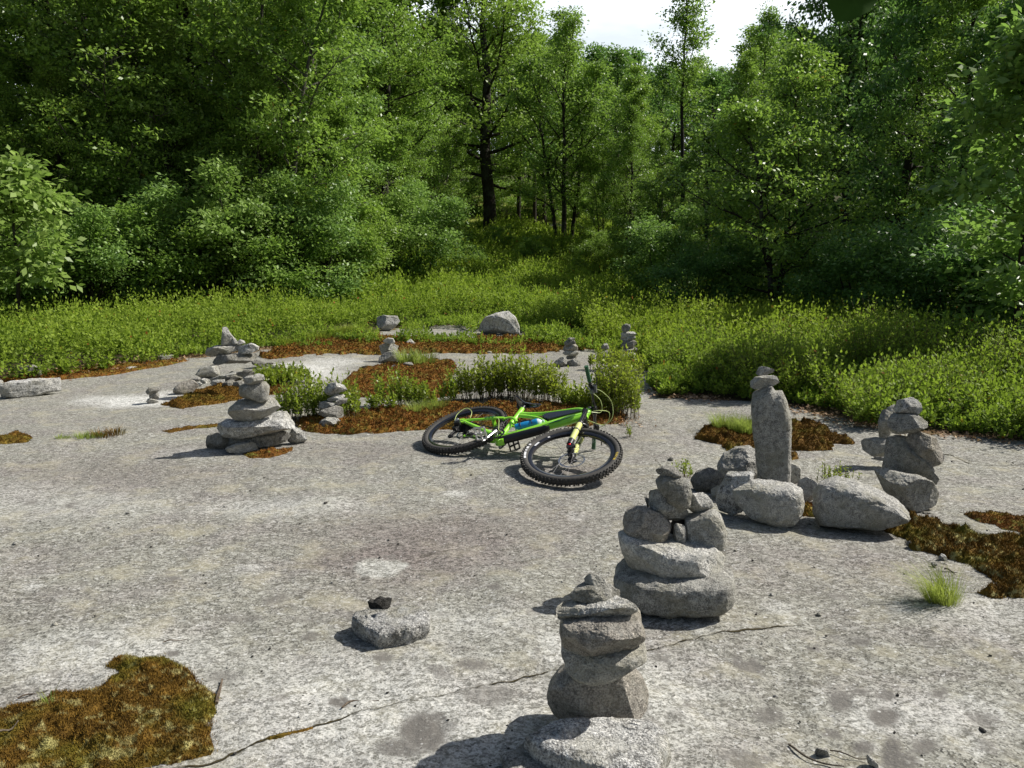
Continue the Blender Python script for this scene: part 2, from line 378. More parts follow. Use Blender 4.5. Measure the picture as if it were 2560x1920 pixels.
    fl = m.ramp(m.noise(55, 3, .6, sv), [(.62, 0), (.68, 1)]); c = m.mix(m.math('MULTIPLY', fl, .65), c, (.62, .62, .60))
    wm = m.math('MULTIPLY', s1[2], m.ramp(m.noise(13, 6, .7), [(.30, 0.3), (.46, 1)])); c = m.mix(m.math('MULTIPLY', wm, .95), c, m.mix(m.ramp(k, [(.38, 0), (.6, 1)]), (.22, .22, .20), (.72, .72, .69)))
    pm = m.math('MULTIPLY', s1[1], m.ramp(m.noise(30, 5, .7), [(.3, .7), (.55, 1)])); c = m.mix(m.math('MULTIPLY', pm, .95), c, m.mix(m.ramp(k, [(.4, 0), (.62, 1)]), (.055, .046, .043), (.25, .215, .20)))
    dm = m.math('MULTIPLY', dk, m.ramp(m.noise(60, 3, .6), [(.32, .55), (.45, 1)])); c = m.mix(m.math('MULTIPLY', dm, 1.), c, m.mix(fine, (.10, .094, .086), (.17, .16, .145)))
    # scattered smooth grey lichen spots
    vd = m.n('ShaderNodeTexVoronoi'); vd.inputs['Scale'].default_value = 5.5; m.set(vd.inputs['Vector'], m.n('ShaderNodeVectorMath', operation='ADD').outputs[0])
    wv = vd.inputs['Vector'].links[0].from_node; m.set(wv.inputs[0], m.co()); mvv = m.n('ShaderNodeVectorMath', operation='SCALE'); m.set(mvv.inputs[0], m.noise(9, 3, .6, None, 0, 1)); mvv.inputs['Scale'].default_value = .13; m.set(wv.inputs[1], mvv.outputs[0])
    spot = m.math('LESS_THAN', vd.outputs[0], m.math('MULTIPLY', m.sep(vd.outputs[1])[0], .24)); c = m.mix(m.math('MULTIPLY', spot, .5), c, (.19, .18, .165))
    peb = m.n('ShaderNodeTexVoronoi'); peb.inputs['Scale'].default_value = 34; m.set(peb.inputs['Vector'], m.co())
    pb = m.math('LESS_THAN', peb.outputs[0], m.math('MULTIPLY', m.sep(peb.outputs[1])[1], .2)); c = m.mix(m.math('MULTIPLY', pb, .55), c, m.mix(m.sep(peb.outputs[1])[2], (.04, .04, .035), (.7, .7, .68)))
    c = m.mix(m.ramp(m.math('ADD', s2[0], m.math('MULTIPLY', m.math('SUBTRACT', m.noise(45, 4), .5), .5)), [(.6, 0), (1.1, .6)]), c, (.05, .045, .03))
    rockc = c
    sn = m.noise(11, 6, .7); soil = m.mix(m.ramp(sn, [(.35, 0), (.65, 1)]), (.018, .014, .009), (.085, .06, .035))
    soil = m.mix(m.ramp(m.noise(4, 4), [(.40, 0), (.6, .85)]), soil, (.05, .075, .018))
    gr = m.mix(m.ramp(m.noise(5, 6, .7), [(.35, 0), (.65, 1)]), (.10, .13, .02), (.30, .32, .06)); soil = m.mix(s2[1], soil, gr)
    edge = m.mix(m.ramp(m.noise(50, 4, .7), [(.4, 0), (.62, 1)]), (.05, .03, .012), (.30, .19, .10)); soil = m.mix(m.math('MULTIPLY', s2[2], .7), soil, edge)
    col = m.mix(m.ramp(s1[0], [(.3, 0), (.7, 1)]), soil, rockc)
    vo = m.vor(70, 'F1', sv)
    h = m.math('ADD', m.math('MULTIPLY', f2, .5), m.math('ADD', m.math('MULTIPLY', med, .5), m.math('MULTIPLY', fine, .22)))
    nrm = m.bump(h, .8, .009, m.bump(m.noise(20, 5, .65), .5, .02))
    mat = m.done(m.bsdf(col, .95, 0, nrm, .2))
    o = fast('ground', V, Q, mat, smooth=True, attr={'m1': m1, 'm2': m2}); tag(o, kind='structure')
    return o
build_ground()
def crack_ribbons():
    Vs = []; Fs = []; k = 0
    for ci, (c, wd) in enumerate(zip(CRACKS, (.008, .007, .0025, .012, .009, .002, .010))):
        L = np.linalg.norm(np.diff(c, axis=0), axis=1).sum(); n = int(L/.012)+8; P = spline(c[:, :2], n); P3 = np.c_[P, np.full(n, ci*3.)]
        T = np.gradient(P, axis=0); T /= np.linalg.norm(T, axis=1)[:, None]; N = np.stack([-T[:, 1], T[:, 0]], 1)
        P = P+N*(.012*vnoise(P3, 4)+.007*vnoise(P3, 21)+.004*vnoise(P3, 60))[:, None]
        w_ = wd*np.clip(.45+.9*vnoise(P3, 5, 2.)+.6*vnoise(P3, 19, 2.)+.4*vnoise(P3, 60, 2.), .30 if ci == 0 else .06, 1.6)*np.clip(np.minimum(np.arange(n), np.arange(n)[::-1])/12, .05, 1)
        for s in (1, -1): Vs.append(np.c_[P+N*(s*w_/2)[:, None], 0*P[:, 0]])
        i = np.arange(n-1); Fs.append(np.stack([k+i, k+i+1, k+n+i+1, k+n+i], 1)); k += 2*n
    V = np.concatenate(Vs); P3 = np.c_[V[:, :2], 0*V[:, 0]]
    g = bpy.data.objects['ground']; bv = BVHTree.FromObject(g, bpy.context.evaluated_depsgraph_get())
    for v in V:
        h = bv.ray_cast(Vector((v[0], v[1], 5)), Vector((0, 0, -1))); v[2] = (h[0].z if h[0] is not None else gz1(v[0], v[1]))+.0035
    m = NT('crack_dirt'); c = m.mix(m.noise(70, 4), (.010, .009, .006), (.085, .07, .035)); o = fast('rock_crack', V, np.concatenate(Fs), m.done(m.bsdf(c, .95, spec=.1))); tag(o, kind='structure')
crack_ribbons()

# ------------------------------------------------------------ stones
_ico = {}
def ico(n):
    if n not in _ico:
        bm = bmesh.new(); bmesh.ops.create_icosphere(bm, subdivisions=n, radius=1)
        _ico[n] = (np.array([v.co[:] for v in bm.verts]), np.array([[v.index for v in f.verts] for f in bm.faces])); bm.free()
    return _ico[n]
ZT = {'A': (480, 800, .21694), 'B': (1230, 1130, .47619), 'C': (1680, 880, .3255), 'D': (0, 700, .40687), 'E': (860, 740, .36166), 'F': (0, 1440, .49729), 'G': (1900, 1200, .43393)}
CAIRNS = []
def make_stone(zoom, poly, label, Y=None, mat=None, df=.8, sub=5, seed=0, blk=.62, nf=15, rough=1.0, under=(), flat=False, name='stone', cat='stone', group=None, ground=False, cut=(.56, .86), slab=False, hit=None, push=False):
    rs = np.random.RandomState(seed*7+3); ox, oy, sc = ZT[zoom] if zoom else (0, 0, 1)
    P = np.array([(ox+a*sc, oy+b*sc) for a, b in poly]); n = len(P)
    x, y = P[:, 0], P[:, 1]; x1, y1 = np.roll(x, -1), np.roll(y, -1); cr = x*y1-x1*y; A = cr.sum()/2
    cx, cy = ((x+x1)*cr).sum()/(6*A), ((y+y1)*cr).sum()/(6*A)
    hw = (x.max()-x.min())/2; H = (y.max()-y.min())/2
    if Y is None:
        q = gp(cx, y.max()); d = ray(cx, cy); s = 1/FPX*q[1]; Y = q[1]+.75*df*hw*s
    if hit:
        dq = Vector(ray(cx, y.max()-.06*(y.max()-y.min())).tolist()); hs_ = [b_.ray_cast(Vector((0, 0, CH)), dq, 50)[0] for b_ in [u_['bvh'] for u_ in under]]
        hs_ = [h_.y for h_ in hs_ if h_ is not None]
        if hs_: Y = min(hs_)+hit*hw*min(hs_)/FPX
    d = ray(cx, cy); t = Y/d[1]; C = d*t+np.array([0, 0, CH]); s = t/FPX
    az = math.atan2(d[0], d[1]); dl = math.atan2(-d[2], math.hypot(d[0], d[1]))
    Hm = H*s; D = df*hw*s; sn, cs = math.sin(dl), math.cos(dl)
    lim_ = .93 if slab else .72
    if slab: D = .93*Hm/sn
    if D*sn > lim_*Hm: D = lim_*Hm/sn
    vf = math.sqrt(max(Hm**2-(D*sn)**2, (.4*Hm)**2))/cs/Hm
    th = np.linspace(-np.pi, np.pi, 721); Rt = np.zeros(721); qx = (P[:, 0]-cx)*s; qy = -(P[:, 1]-cy)*s
    for i in range(n):
        a = np.array([qx[i], qy[i]]); b = np.array([qx[(i+1) % n], qy[(i+1) % n]]); e = b-a
        den = np.cos(th)*e[1]-np.sin(th)*e[0]; den = np.where(np.abs(den) < 1e-12, 1e-12, den)
        tt = (a[0]*e[1]-a[1]*e[0])/den; uu = (a[0]*np.sin(th)-a[1]*np.cos(th))/den
        ok = (uu >= -1e-6) & (uu <= 1+1e-6) & (tt > 0); Rt = np.where(ok, np.maximum(Rt, tt), Rt)
    Rt = np.where(Rt <= 0, Rt[Rt > 0].mean() if (Rt > 0).any() else hw*s, Rt); ker = np.array([1, 2, 3, 2, 1.])/9; Rt = np.convolve(np.r_[Rt[-5:-1], Rt, Rt[1:5]], ker, 'same')[4:-4]
    U, F = ico(sub); X, Dp, Z = U[:, 0], U[:, 1], U[:, 2]
    th2 = np.arctan2(Z, X); rho = np.hypot(X, Z); Rr = np.interp(th2, th, Rt)
    r2 = rho**blk; V = np.stack([Rr*np.cos(th2)*r2, D*np.sign(Dp)*np.abs(Dp)**(blk+.1), Rr*np.sin(th2)*r2*vf], 1)
    size = (hw*s+Hm)/2
    for k in range(nf):
        while True:
            nn = rs.normal(size=3); nn /= np.linalg.norm(nn)
            if abs(nn[1]) > .4 or (k % 4 == 0 and abs(nn[2]) > .85): break
        pr = V@nn; dd = pr.max()*rs.uniform(*cut); tt = np.maximum(pr-dd, 0); V = V-np.outer(tt*.98, nn)
    if slab: V[:, 2] = np.minimum(V[:, 2], Hm*vf*.45+.03*V[:, 0])
    for ax_, ex in ((0, qx), (2, qy*vf)):
        a0, a1 = V[:, ax_].min(), V[:, ax_].max(); e0, e1 = ex.min(), ex.max()
        if slab and ax_ == 2: e1 = e0+(e1-e0)*.72
        V[:, ax_] = e0+(V[:, ax_]-a0)*(e1-e0)/(a1-a0+1e-9)
    N = V/np.array([(hw*s)**2, D**2, (Hm*vf)**2]); N /= np.linalg.norm(N, axis=1)[:, None]+1e-9
    o_ = seed*3.7
    disp = size*rough*(.06*fbm(V/size, 1.3, 2, o_)+.055*fbm(V/size, 4.0, 4, o_+5)+.014*vnoise(V/size, 24, o_))
    rg = np.abs(vnoise(V/size*np.array([.7, .7, 2.0]), 2.2, o_+9)); disp -= size*.022*rough*np.clip(.10-rg, 0, 1)/.10
    V = V+N*disp[:, None]
    ca, sa = math.cos(-az), math.sin(-az); V = np.stack([V[:, 0]*ca-V[:, 1]*sa, V[:, 0]*sa+V[:, 1]*ca, V[:, 2]], 1)
    dh = d/np.linalg.norm(d[:2])
    tot = 0
    if ground:
        for _ in range(3):
            W = V+C; gap = (W[:, 2]-gz(W[:, 0], W[:, 1])).min()+.006
            mv = np.clip(gap/math.tan(dl), -.6*size-.1, .6*size+.1); C = C+d/np.linalg.norm(d[:2])*mv*.9
        W = V+C; C = C-np.array([0, 0, (W[:, 2]-gz(W[:, 0], W[:, 1])).min()+.006])
    elif under:
        trees = [u['bvh'] for u in under]
        lo = np.argsort(V[:, 2])[:len(V)//2][::6]
        for _ in range(6 if push else 4):
            best = None
            for i in lo:
                p = Vector((V[i]+C).tolist())
                for b in trees:
                    h = b.ray_cast(p+Vector((0, 0, size*.5)), Vector((0, 0, -1)), 3*size)
                    if h[0] is not None:
                        g = p.z-h[0].z
                        if g < -.55*size: continue
                        if best is None or g < best: best = g
            if best is None: break
            gap = best+.004
            if push and gap < -.008 and tot > -.45*D: mv = max(gap/math.tan(dl)*.7, -.2*D); tot += mv; C = C+d/np.linalg.norm(d[:2])*mv; continue
            if gap <= 0 or tot > .9*D+.02: break
            mv = min(gap/math.tan(dl)*.8, .25*D+.02); tot += mv; C = C+d/np.linalg.norm(d[:2])*mv
        if best is not None and best > 0: C = C-np.array([0, 0, min(best+.004, .4*size)])
    o = fast(name, V, F, mat or ROCK, smooth=True, k=3); o.location = C
    tag(o, label, cat, group)
    W = V+C; bvh = BVHTree.FromPolygons([tuple(p) for p in W.tolist()], [tuple(f) for f in F.tolist()])
    return {'o': o, 'bvh': bvh, 'C': C, 'W': W}
def slab_stone(zoom, poly, label, ztop, th=None, mat=None, seed=0, tilt=(0, 0), group=None, rough=1., sub=6):
    rs = np.random.RandomState(seed); ox, oy, sc = ZT[zoom]; P = np.array([gp(ox+a*sc, oy+b*sc, ztop)-[0, 0, 0] for a, b in poly]); P[:, :2] *= 1; c = P[:, :2].mean(0); z0 = gz1(*c)-.01
    th = th or ztop; q = P[:, :2]-c; n = len(q); an = np.linspace(-np.pi, np.pi, 721); Rt = np.zeros(721)
    for i in range(n):
        a, e = q[i], q[(i+1) % n]-q[i]; den = np.cos(an)*e[1]-np.sin(an)*e[0]; den = np.where(np.abs(den) < 1e-12, 1e-12, den)
        tt = (a[0]*e[1]-a[1]*e[0])/den; uu = (a[0]*np.sin(an)-a[1]*np.cos(an))/den; Rt = np.where((uu >= -1e-6) & (uu <= 1+1e-6) & (tt > 0), np.maximum(Rt, tt), Rt)
    U, F = ico(sub); t2 = np.arctan2(U[:, 1], U[:, 0]); rho = np.hypot(U[:, 0], U[:, 1])**.22; R = np.interp(t2, an, Rt)
    Z = np.sign(U[:, 2])*np.abs(U[:, 2])**.28; rr = R*rho*np.where(Z < 0, 1+.10*Z, 1); V = np.stack([rr*np.cos(t2), rr*np.sin(t2), Z*th/2], 1)
    V[:, 2] += V[:, 0]*tilt[0]+V[:, 1]*tilt[1]; sz = Rt.mean(); N = U
    V += N*((.05*fbm(V/sz, 1.6, 2, seed)+.045*fbm(V/sz, 5, 4, seed+5.)+.012*vnoise(V/sz, 26))*sz*rough)[:, None]
    o = fast('stone', V, F, mat or ROCK, smooth=True, k=3); o.location = (c[0], c[1], z0+th/2); tag(o, label, 'stone', group); W = V+np.array(o.location)
    return {'o': o, 'bvh': BVHTree.FromPolygons([tuple(p) for p in W.tolist()], [tuple(f) for f in F.tolist()]), 'C': np.array(o.location), 'W': W}
def cairn(zoom, group, stones, Y, sub=5, lim=5, base=()):
    """stones bottom to top: (poly, label, opts)"""
    done = list(base)
    for i, (poly, label, op) in enumerate(stones):
        op = dict(op); g = op.pop('g', False); yy = op.pop('Y', Y)+op.pop('dy', 0); sub_ = op.pop('sub', sub)
        st = make_stone(zoom, poly, label, None if g == 'a' else yy, seed=hash_(label), sub=sub_, under=done[-lim:] if not g else (), ground=bool(g), group=group, **op)
        done.append(st)
    return done
def hash_(s):
    h = 7
    for ch in s: h = (h*31+ord(ch)) % 9973
    return h % 997
P_ = dict
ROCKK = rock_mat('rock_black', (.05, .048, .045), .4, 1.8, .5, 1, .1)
# --- the tall near stack
slab_stone('B', [(45, 1562), (110, 1545), (180, 1525), (260, 1560), (330, 1640), (420, 1740), (100, 1760)], 'low grey slab poking out left of the nearest stack\'s base', .05, mat=ROCK, seed=3, group='stones of the nearest tall stack')
_b1 = slab_stone('B', [(166, 1487), (190, 1460), (300, 1402), (480, 1380), (665, 1378), (830, 1395), (925, 1450), (935, 1530), (890, 1600), (865, 1650), (760, 1668), (600, 1655), (420, 1600), (260, 1540)], 'broad sunlit base slab under the nearest stack, at the bottom edge', .11, .12, mat=ROCKW, seed=8, group='stones of the nearest tall stack')  # whiter rock puts the sunlight on this slab into its colour
cairn('B', 'stones of the nearest tall stack', [
 ([(285, 1290), (300, 1225), (345, 1160), (400, 1120), (520, 1090), (660, 1090), (740, 1120), (792, 1180), (825, 1260), (820, 1325), (780, 1385), (660, 1408), (600, 1437), (520, 1454), (430, 1432), (320, 1400), (290, 1345)], 'big round brownish boulder low in the nearest stack', P_(push=True, sub=6, mat=ROCKB, df=.8, rough=.6, nf=6)),
 ([(368, 1030), (380, 990), (450, 970), (700, 965), (790, 975), (802, 1040), (772, 1090), (712, 1132), (600, 1187), (520, 1202), (440, 1187), (392, 1130), (374, 1080)], 'wedge-shaped grey stone on the round boulder of the nearest stack', P_(push=True, mat=ROCKP, nf=8, cut=(.74, .94), sub=6)),
 ([(362, 900), (375, 850), (500, 820), (650, 810), (740, 812), (772, 850), (776, 905), (797, 960), (800, 990), (720, 1010), (600, 1030), (500, 1047), (420, 1046), (372, 1022)], 'thick brownish block fourth from the ground in the nearest stack', P_(push=True, mat=ROCKB, nf=8, cut=(.74, .94), sub=6, blk=.5)),
 ([(343, 795), (362, 812), (430, 790), (600, 755), (680, 738), (740, 728), (757, 760), (732, 802), (702, 842), (640, 872), (560, 887), (480, 917), (420, 907), (362, 884), (350, 840)], 'thin jagged flat stone near the top of the nearest stack', P_(push=True, mat=ROCKP, rough=1.3, sub=6)),
 ([(412, 735), (445, 703), (500, 688), (600, 688), (665, 728), (672, 752), (622, 792), (560, 817), (490, 822), (456, 792)], 'rough dark small slab directly under the nearest stack\'s tip', P_(push=True, mat=ROCK, rough=1.3)),
 ([(483, 665), (515, 633), (550, 638), (592, 670), (604, 702), (572, 732), (545, 748), (505, 712)], 'pale lump tipping the nearest stack', P_(push=True, mat=ROCKP)),
], 2.31, base=[_b1])
# --- second stack
cairn('B', 'stones of the bulky second stack', [
 ([(660, 640), (695, 605), (800, 590), (1000, 585), (1180, 575), (1240, 588), (1248, 680), (1237, 735), (1202, 777), (1080, 807), (950, 827), (800, 817), (700, 782), (666, 700)], 'wide thick base slab of the bulky second stack', P_(g=True, sub=6, mat=ROCK, df=.75, blk=.42, nf=7, cut=(.8, .95))),
 ([(670, 412), (700, 400), (900, 440), (1150, 470), (1205, 525), (1195, 592), (1100, 622), (1000, 642), (900, 654), (820, 637), (730, 592), (698, 530), (678, 470)], 'upper wide slab of the bulky second stack, carrying two round stones', P_(push=True, mat=ROCKP, df=.7, sub=6, nf=7, cut=(.78, .95))),
 ([(688, 370), (703, 320), (760, 288), (840, 282), (900, 325), (937, 380), (922, 440), (882, 502), (800, 492), (730, 460), (690, 420)], 'round brownish stone at the left shoulder of the bulky second stack', P_(dy=-.085, mat=ROCKB, sub=6, nf=8, cut=(.72, .93))),
 ([(1013, 345), (1080, 325), (1150, 298), (1202, 340), (1228, 410), (1212, 500), (1160, 540), (1080, 547), (1008, 542), (1018, 450)], 'pale blocky stone at the right shoulder of the bulky second stack', P_(dy=-.085, mat=ROCKP, sub=6, nf=8, cut=(.72, .93))),
 ([(905, 360), (960, 330), (1040, 345), (1045, 540), (960, 560), (905, 500)], 'black shaded stone seen in the gap behind the upright sliver of the second stack', P_(mat=ROCKK, dy=-.01, sub=5)),  # added filler stone; its black colour stands in for the gap's deep shade
 ([(955, 372), (985, 363), (1012, 390), (1017, 500), (1002, 557), (968, 542), (950, 480)], 'slim upright sliver wedged between the two shoulders of the second stack', P_(df=1.3, dy=-.12)),
 ([(800, 235), (815, 226), (832, 255), (818, 284)], 'thin chip sticking out left below the second stack\'s head', P_(dy=-.06, mat=ROCKD, sub=4)),
 ([(820, 230), (830, 190), (870, 178), (930, 205), (970, 280), (1020, 305), (1032, 352), (960, 368), (890, 368), (848, 342), (824, 290)], 'dark tilted stone left below the second stack\'s head', P_(dy=-.06, mat=ROCK)),
 ([(1025, 210), (1100, 203), (1150, 235), (1163, 272), (1120, 304), (1040, 334), (998, 325), (1010, 260)], 'sunlit tilted stone right below the second stack\'s head', P_(dy=-.06, mat=ROCKP)),
 ([(857, 150), (900, 120), (980, 120), (1032, 150), (1047, 210), (1042, 280), (1000, 312), (950, 302), (915, 240), (870, 190)], 'oval upright head stone of the bulky second stack', P_(dy=-.08, sub=6, nf=8, cut=(.72, .93))),
 ([(861, 95), (900, 70), (960, 80), (1002, 115), (980, 132), (920, 127), (868, 115)], 'small flat cap on top of the bulky second stack', P_(dy=-.07, nf=6, mat=ROCKD)),
], 3.46)
# --- boulders round the pillar
gr = 'boulders around the standing pillar'
cairn('C', gr, [([(355, 870), (400, 785), (480, 738), (580, 722), (670, 755), (705, 900), (690, 1000), (600, 1015), (480, 990), (400, 962), (358, 910)], 'rounded pale boulder behind and left of the standing pillar', P_(g='a', mat=ROCKP, sub=6, df=.9))], 5)
cairn('C', gr, [([(860, 850), (940, 855), (985, 915), (985, 1000), (900, 1040), (850, 960)], 'pale stone half hidden right behind the pillar foot', P_(g='a', mat=ROCKW))], 5)
cairn('C', gr, [([(145, 990), (200, 903), (280, 888), (370, 928), (407, 990), (370, 1042), (250, 1077), (168, 1060)], 'dark lumpy stone leftmost of the pillar\'s boulders', P_(g='a', mat=ROCKD))], 5)
cairn('C', gr, [([(300, 1060), (345, 1020), (397, 1038), (405, 1090), (360, 1138), (313, 1120)], 'small pale stone between the dark lumpy stone and the leaning one', P_(g='a', mat=ROCKP))], 5)
cairn('C', gr, [([(348, 1190), (380, 1100), (420, 1030), (480, 945), (520, 927), (570, 960), (612, 1005), (560, 1130), (540, 1220), (470, 1244), (380, 1222)], 'slanting speckled stone leaning on the front boulder', P_(Y=4.62, g=True, mat=ROCKW, dy=.12))], 4.5)
cairn('C', gr, [([(963, 990), (1030, 953), (1100, 978), (1132, 1020), (1117, 1090), (1060, 1152), (1000, 1160), (985, 1060)], 'small blocky stone between the front boulder and the largest one', P_(g='a', mat=ROCKP))], 5)
bl = cairn('C', gr, [([(473, 1060), (520, 1015), (700, 1006), (900, 1008), (980, 1043), (997, 1150), (987, 1212), (930, 1302), (850, 1328), (700, 1302), (600, 1252), (520, 1170)], 'front grey boulder shaped like a bowl before the pillar', P_(g='a', mat=ROCKP, sub=6, df=.65, blk=.5, nf=7, cut=(.78, .95)))], 4.5)
cairn('C', 'pillar and its cap', [
 ([(608, 330), (630, 290), (680, 258), (740, 258), (768, 310), (822, 308), (862, 380), (897, 480), (908, 600), (915, 800), (918, 1000), (918, 1110), (800, 1125), (690, 1115), (668, 1000), (672, 900), (652, 760), (618, 560), (604, 420)], 'tall upright stone pillar standing on end behind the front boulder', P_(g=True, sub=6, mat=ROCK, df=.75, blk=.45, nf=5, rough=.5, cut=(.75, .93))),
 ([(605, 215), (640, 178), (720, 160), (782, 148), (823, 205), (770, 237), (690, 264), (640, 270), (610, 250)], 'wedge stone balanced on the pillar top', P_(mat=ROCKP)),
 ([(648, 168), (665, 128), (710, 105), (770, 118), (783, 150), (720, 175), (665, 181)], 'small pointed stone capping the pillar', P_(mat=ROCKP)),
], 4.93)
cairn('C', gr, [([(1103, 1100), (1150, 1028), (1250, 988), (1400, 998), (1560, 1058), (1700, 1128), (1772, 1210), (1750, 1252), (1600, 1302), (1400, 1352), (1280, 1364), (1170, 1364), (1113, 1250)], 'largest pale boulder, tapering to the right', P_(g='a', mat=ROCKP, sub=6, df=.6, blk=.48, nf=7, cut=(.80, .95)))], 4.5)
cairn('C', gr, [([(1733, 1150), (1800, 1133), (1814, 1180), (1790, 1217), (1755, 1197)], 'small knob stone at the right tip of the largest boulder', P_(g='a', mat=ROCKP))], 4.5)
# --- right stack (two figures)
cairn('C', 'stones of the leaning right-hand stack', [
 ([(1577, 1000), (1600, 963), (1720, 935), (1850, 960), (2000, 1005), (2014, 1080), (1987, 1172), (1900, 1208), (1800, 1192), (1700, 1120), (1592, 1045)], 'slanted base slab of the right-hand stack', P_(g=True, sub=6, mat=ROCK, df=.7)),
 ([(1643, 910), (1658, 700), (1720, 638), (1790, 633), (1830, 700), (1900, 780), (1970, 850), (2012, 888), (2024, 992), (1960, 1024), (1800, 985), (1690, 952)], 'dark angular block in the middle of the right-hand stack', P_(sub=6, mat=ROCK, blk=.5)),
 ([(1797, 720), (1820, 628), (1880, 612), (1970, 638), (2042, 690), (2077, 790), (2032, 842), (1950, 882), (1880, 842), (1828, 782)], 'egg-shaped brownish stone hugging the right side of the right-hand stack', P_(mat=ROCKB, sub=6, dy=-.06)),
 ([(1666, 540), (1695, 478), (1800, 465), (1900, 470), (1942, 528), (1944, 602), (1880, 622), (1760, 634), (1680, 624)], 'squat stone under the top of the right-hand stack', P_(mat=ROCK, sub=6)),
 ([(1713, 450), (1740, 383), (1830, 345), (1892, 383), (1910, 430), (1880, 469), (1760, 486)], 'rounded speckled stone on top of the right-hand stack', P_(mat=ROCKW)),
], 4.98)
cairn('C', 'stones of the slab-and-post stack', [
 ([(1548, 798), (1640, 792), (1655, 828), (1558, 836)], 'little chock stone under the flat slab left of the right-hand stack', P_(g=True, mat=ROCKP, df=1.2)),
 ([(1463, 710), (1500, 673), (1600, 655), (1700, 665), (1730, 760), (1640, 805), (1540, 798), (1478, 762)], 'flat round-edged slab left of the right-hand stack', P_(mat=ROCK, df=.7)),
 ([(1588, 560), (1605, 448), (1650, 437), (1672, 500), (1667, 580), (1684, 640), (1667, 675), (1600, 650)], 'narrow upright post stone standing on the flat slab', P_(mat=ROCK, df=1.1)),
 ([(1650, 425), (1700, 403), (1740, 425), (1740, 500), (1700, 560), (1668, 560), (1660, 480)], 'second upright stone tucked behind the post stone', P_(mat=ROCKP, df=1.1, dy=.05)),
], 5.75)
# --- left front stack
cairn('A', 'stones of the left front stack', [
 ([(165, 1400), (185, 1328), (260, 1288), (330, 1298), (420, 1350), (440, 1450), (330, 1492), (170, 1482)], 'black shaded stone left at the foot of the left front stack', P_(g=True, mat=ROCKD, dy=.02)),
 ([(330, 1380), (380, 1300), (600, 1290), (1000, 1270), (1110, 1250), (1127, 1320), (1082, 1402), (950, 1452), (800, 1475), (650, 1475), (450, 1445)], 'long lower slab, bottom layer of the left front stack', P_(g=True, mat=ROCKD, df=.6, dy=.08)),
 ([(1095, 1380), (1138, 1280), (1170, 1215), (1230, 1268), (1300, 1318), (1334, 1380), (1280, 1434), (1180, 1434), (1108, 1412)], 'white three-cornered stone right at the foot of the left front stack', P_(g=True, mat=ROCKW)),
 ([(398, 1460), (480, 1423), (620, 1409), (722, 1433), (748, 1475), (640, 1513), (480, 1538), (408, 1512)], 'small oblong stone lying in front of the left front stack', P_(g='a', mat=ROCKP, df=.5)),
 ([(308, 1200), (338, 1118), (420, 1095), (560, 1150), (760, 1120), (980, 1055), (1080, 1065), (1152, 1108), (1178, 1190), (1152, 1252), (1000, 1292), (800, 1332), (560, 1358), (400, 1358), (323, 1322)], 'widest pale slab, sagging in the middle, of the left front stack', P_(sub=6, mat=ROCKW, df=.6)),
 ([(418, 1050), (440, 978), (540, 915), (700, 890), (880, 892), (980, 935), (1008, 1010), (982, 1082), (880, 1133), (740, 1174), (600, 1168), (480, 1132)], 'thick oval stone in the middle of the left front stack', P_(sub=6, mat=ROCKP, df=.7)),
 ([(548, 860), (553, 758), (600, 725), (750, 710), (850, 708), (893, 770), (882, 850), (867, 932), (760, 953), (640, 944), (560, 928)], 'cube-like grey stone second from the top of the left front stack', P_(mat=ROCK, df=.85, blk=.42, nf=5, rough=.6)),
 ([(588, 680), (640, 633), (740, 617), (822, 648), (835, 700), (780, 738), (700, 748), (608, 738)], 'pale flattish cap stone of the left front stack', P_(mat=ROCKP)),
 ([(515, 620), (580, 590), (680, 588), (727, 608), (700, 640), (640, 656), (550, 648)], 'thin mossy chip lying on the cap stone of the left front stack', P_(mat=ROCKD, sub=4)),
 ([(580, 583), (620, 566), (690, 573), (702, 593), (640, 607)], 'tiny dark chip topping the left front stack', P_(mat=ROCKD, sub=4)),
], 6.15)
# --- small stack right of it
cairn('A', 'stones of the small stack between bushes', [
 ([(1435, 1225), (1500, 1150), (1560, 1115), (1690, 1130), (1714, 1190), (1682, 1244), (1560, 1260), (1460, 1256)], 'base stone of the small stack between bushes', P_(g=True)),
 ([(1443, 1060), (1540, 1005), (1640, 980), (1722, 1018), (1748, 1080), (1702, 1133), (1580, 1125), (1500, 1082)], 'dark wedge second from below in the small stack between bushes', P_(mat=ROCKD)),
 ([(1458, 930), (1560, 900), (1640, 915), (1695, 960), (1620, 995), (1500, 993)], 'left flat stone halfway up the small stack between bushes', P_()),
 ([(1650, 930), (1730, 883), (1793, 878), (1783, 930), (1700, 965)], 'right flat stone halfway up the small stack between bushes', P_()),
 ([(1555, 885), (1660, 825), (1742, 825), (1763, 855), (1682, 903), (1600, 914)], 'pale slice below the head of the small stack between bushes', P_(mat=ROCKW)),
 ([(1523, 800), (1570, 728), (1660, 702), (1752, 748), (1783, 800), (1700, 842), (1600, 868), (1533, 852)], 'rounded white head of the small stack between bushes', P_(mat=ROCKW)),
 ([(1583, 690), (1600, 672), (1617, 690), (1612, 712), (1588, 712)], 'tiny pebble on the head of the small stack between bushes', P_(mat=ROCKP, sub=4)),
], 7.2)
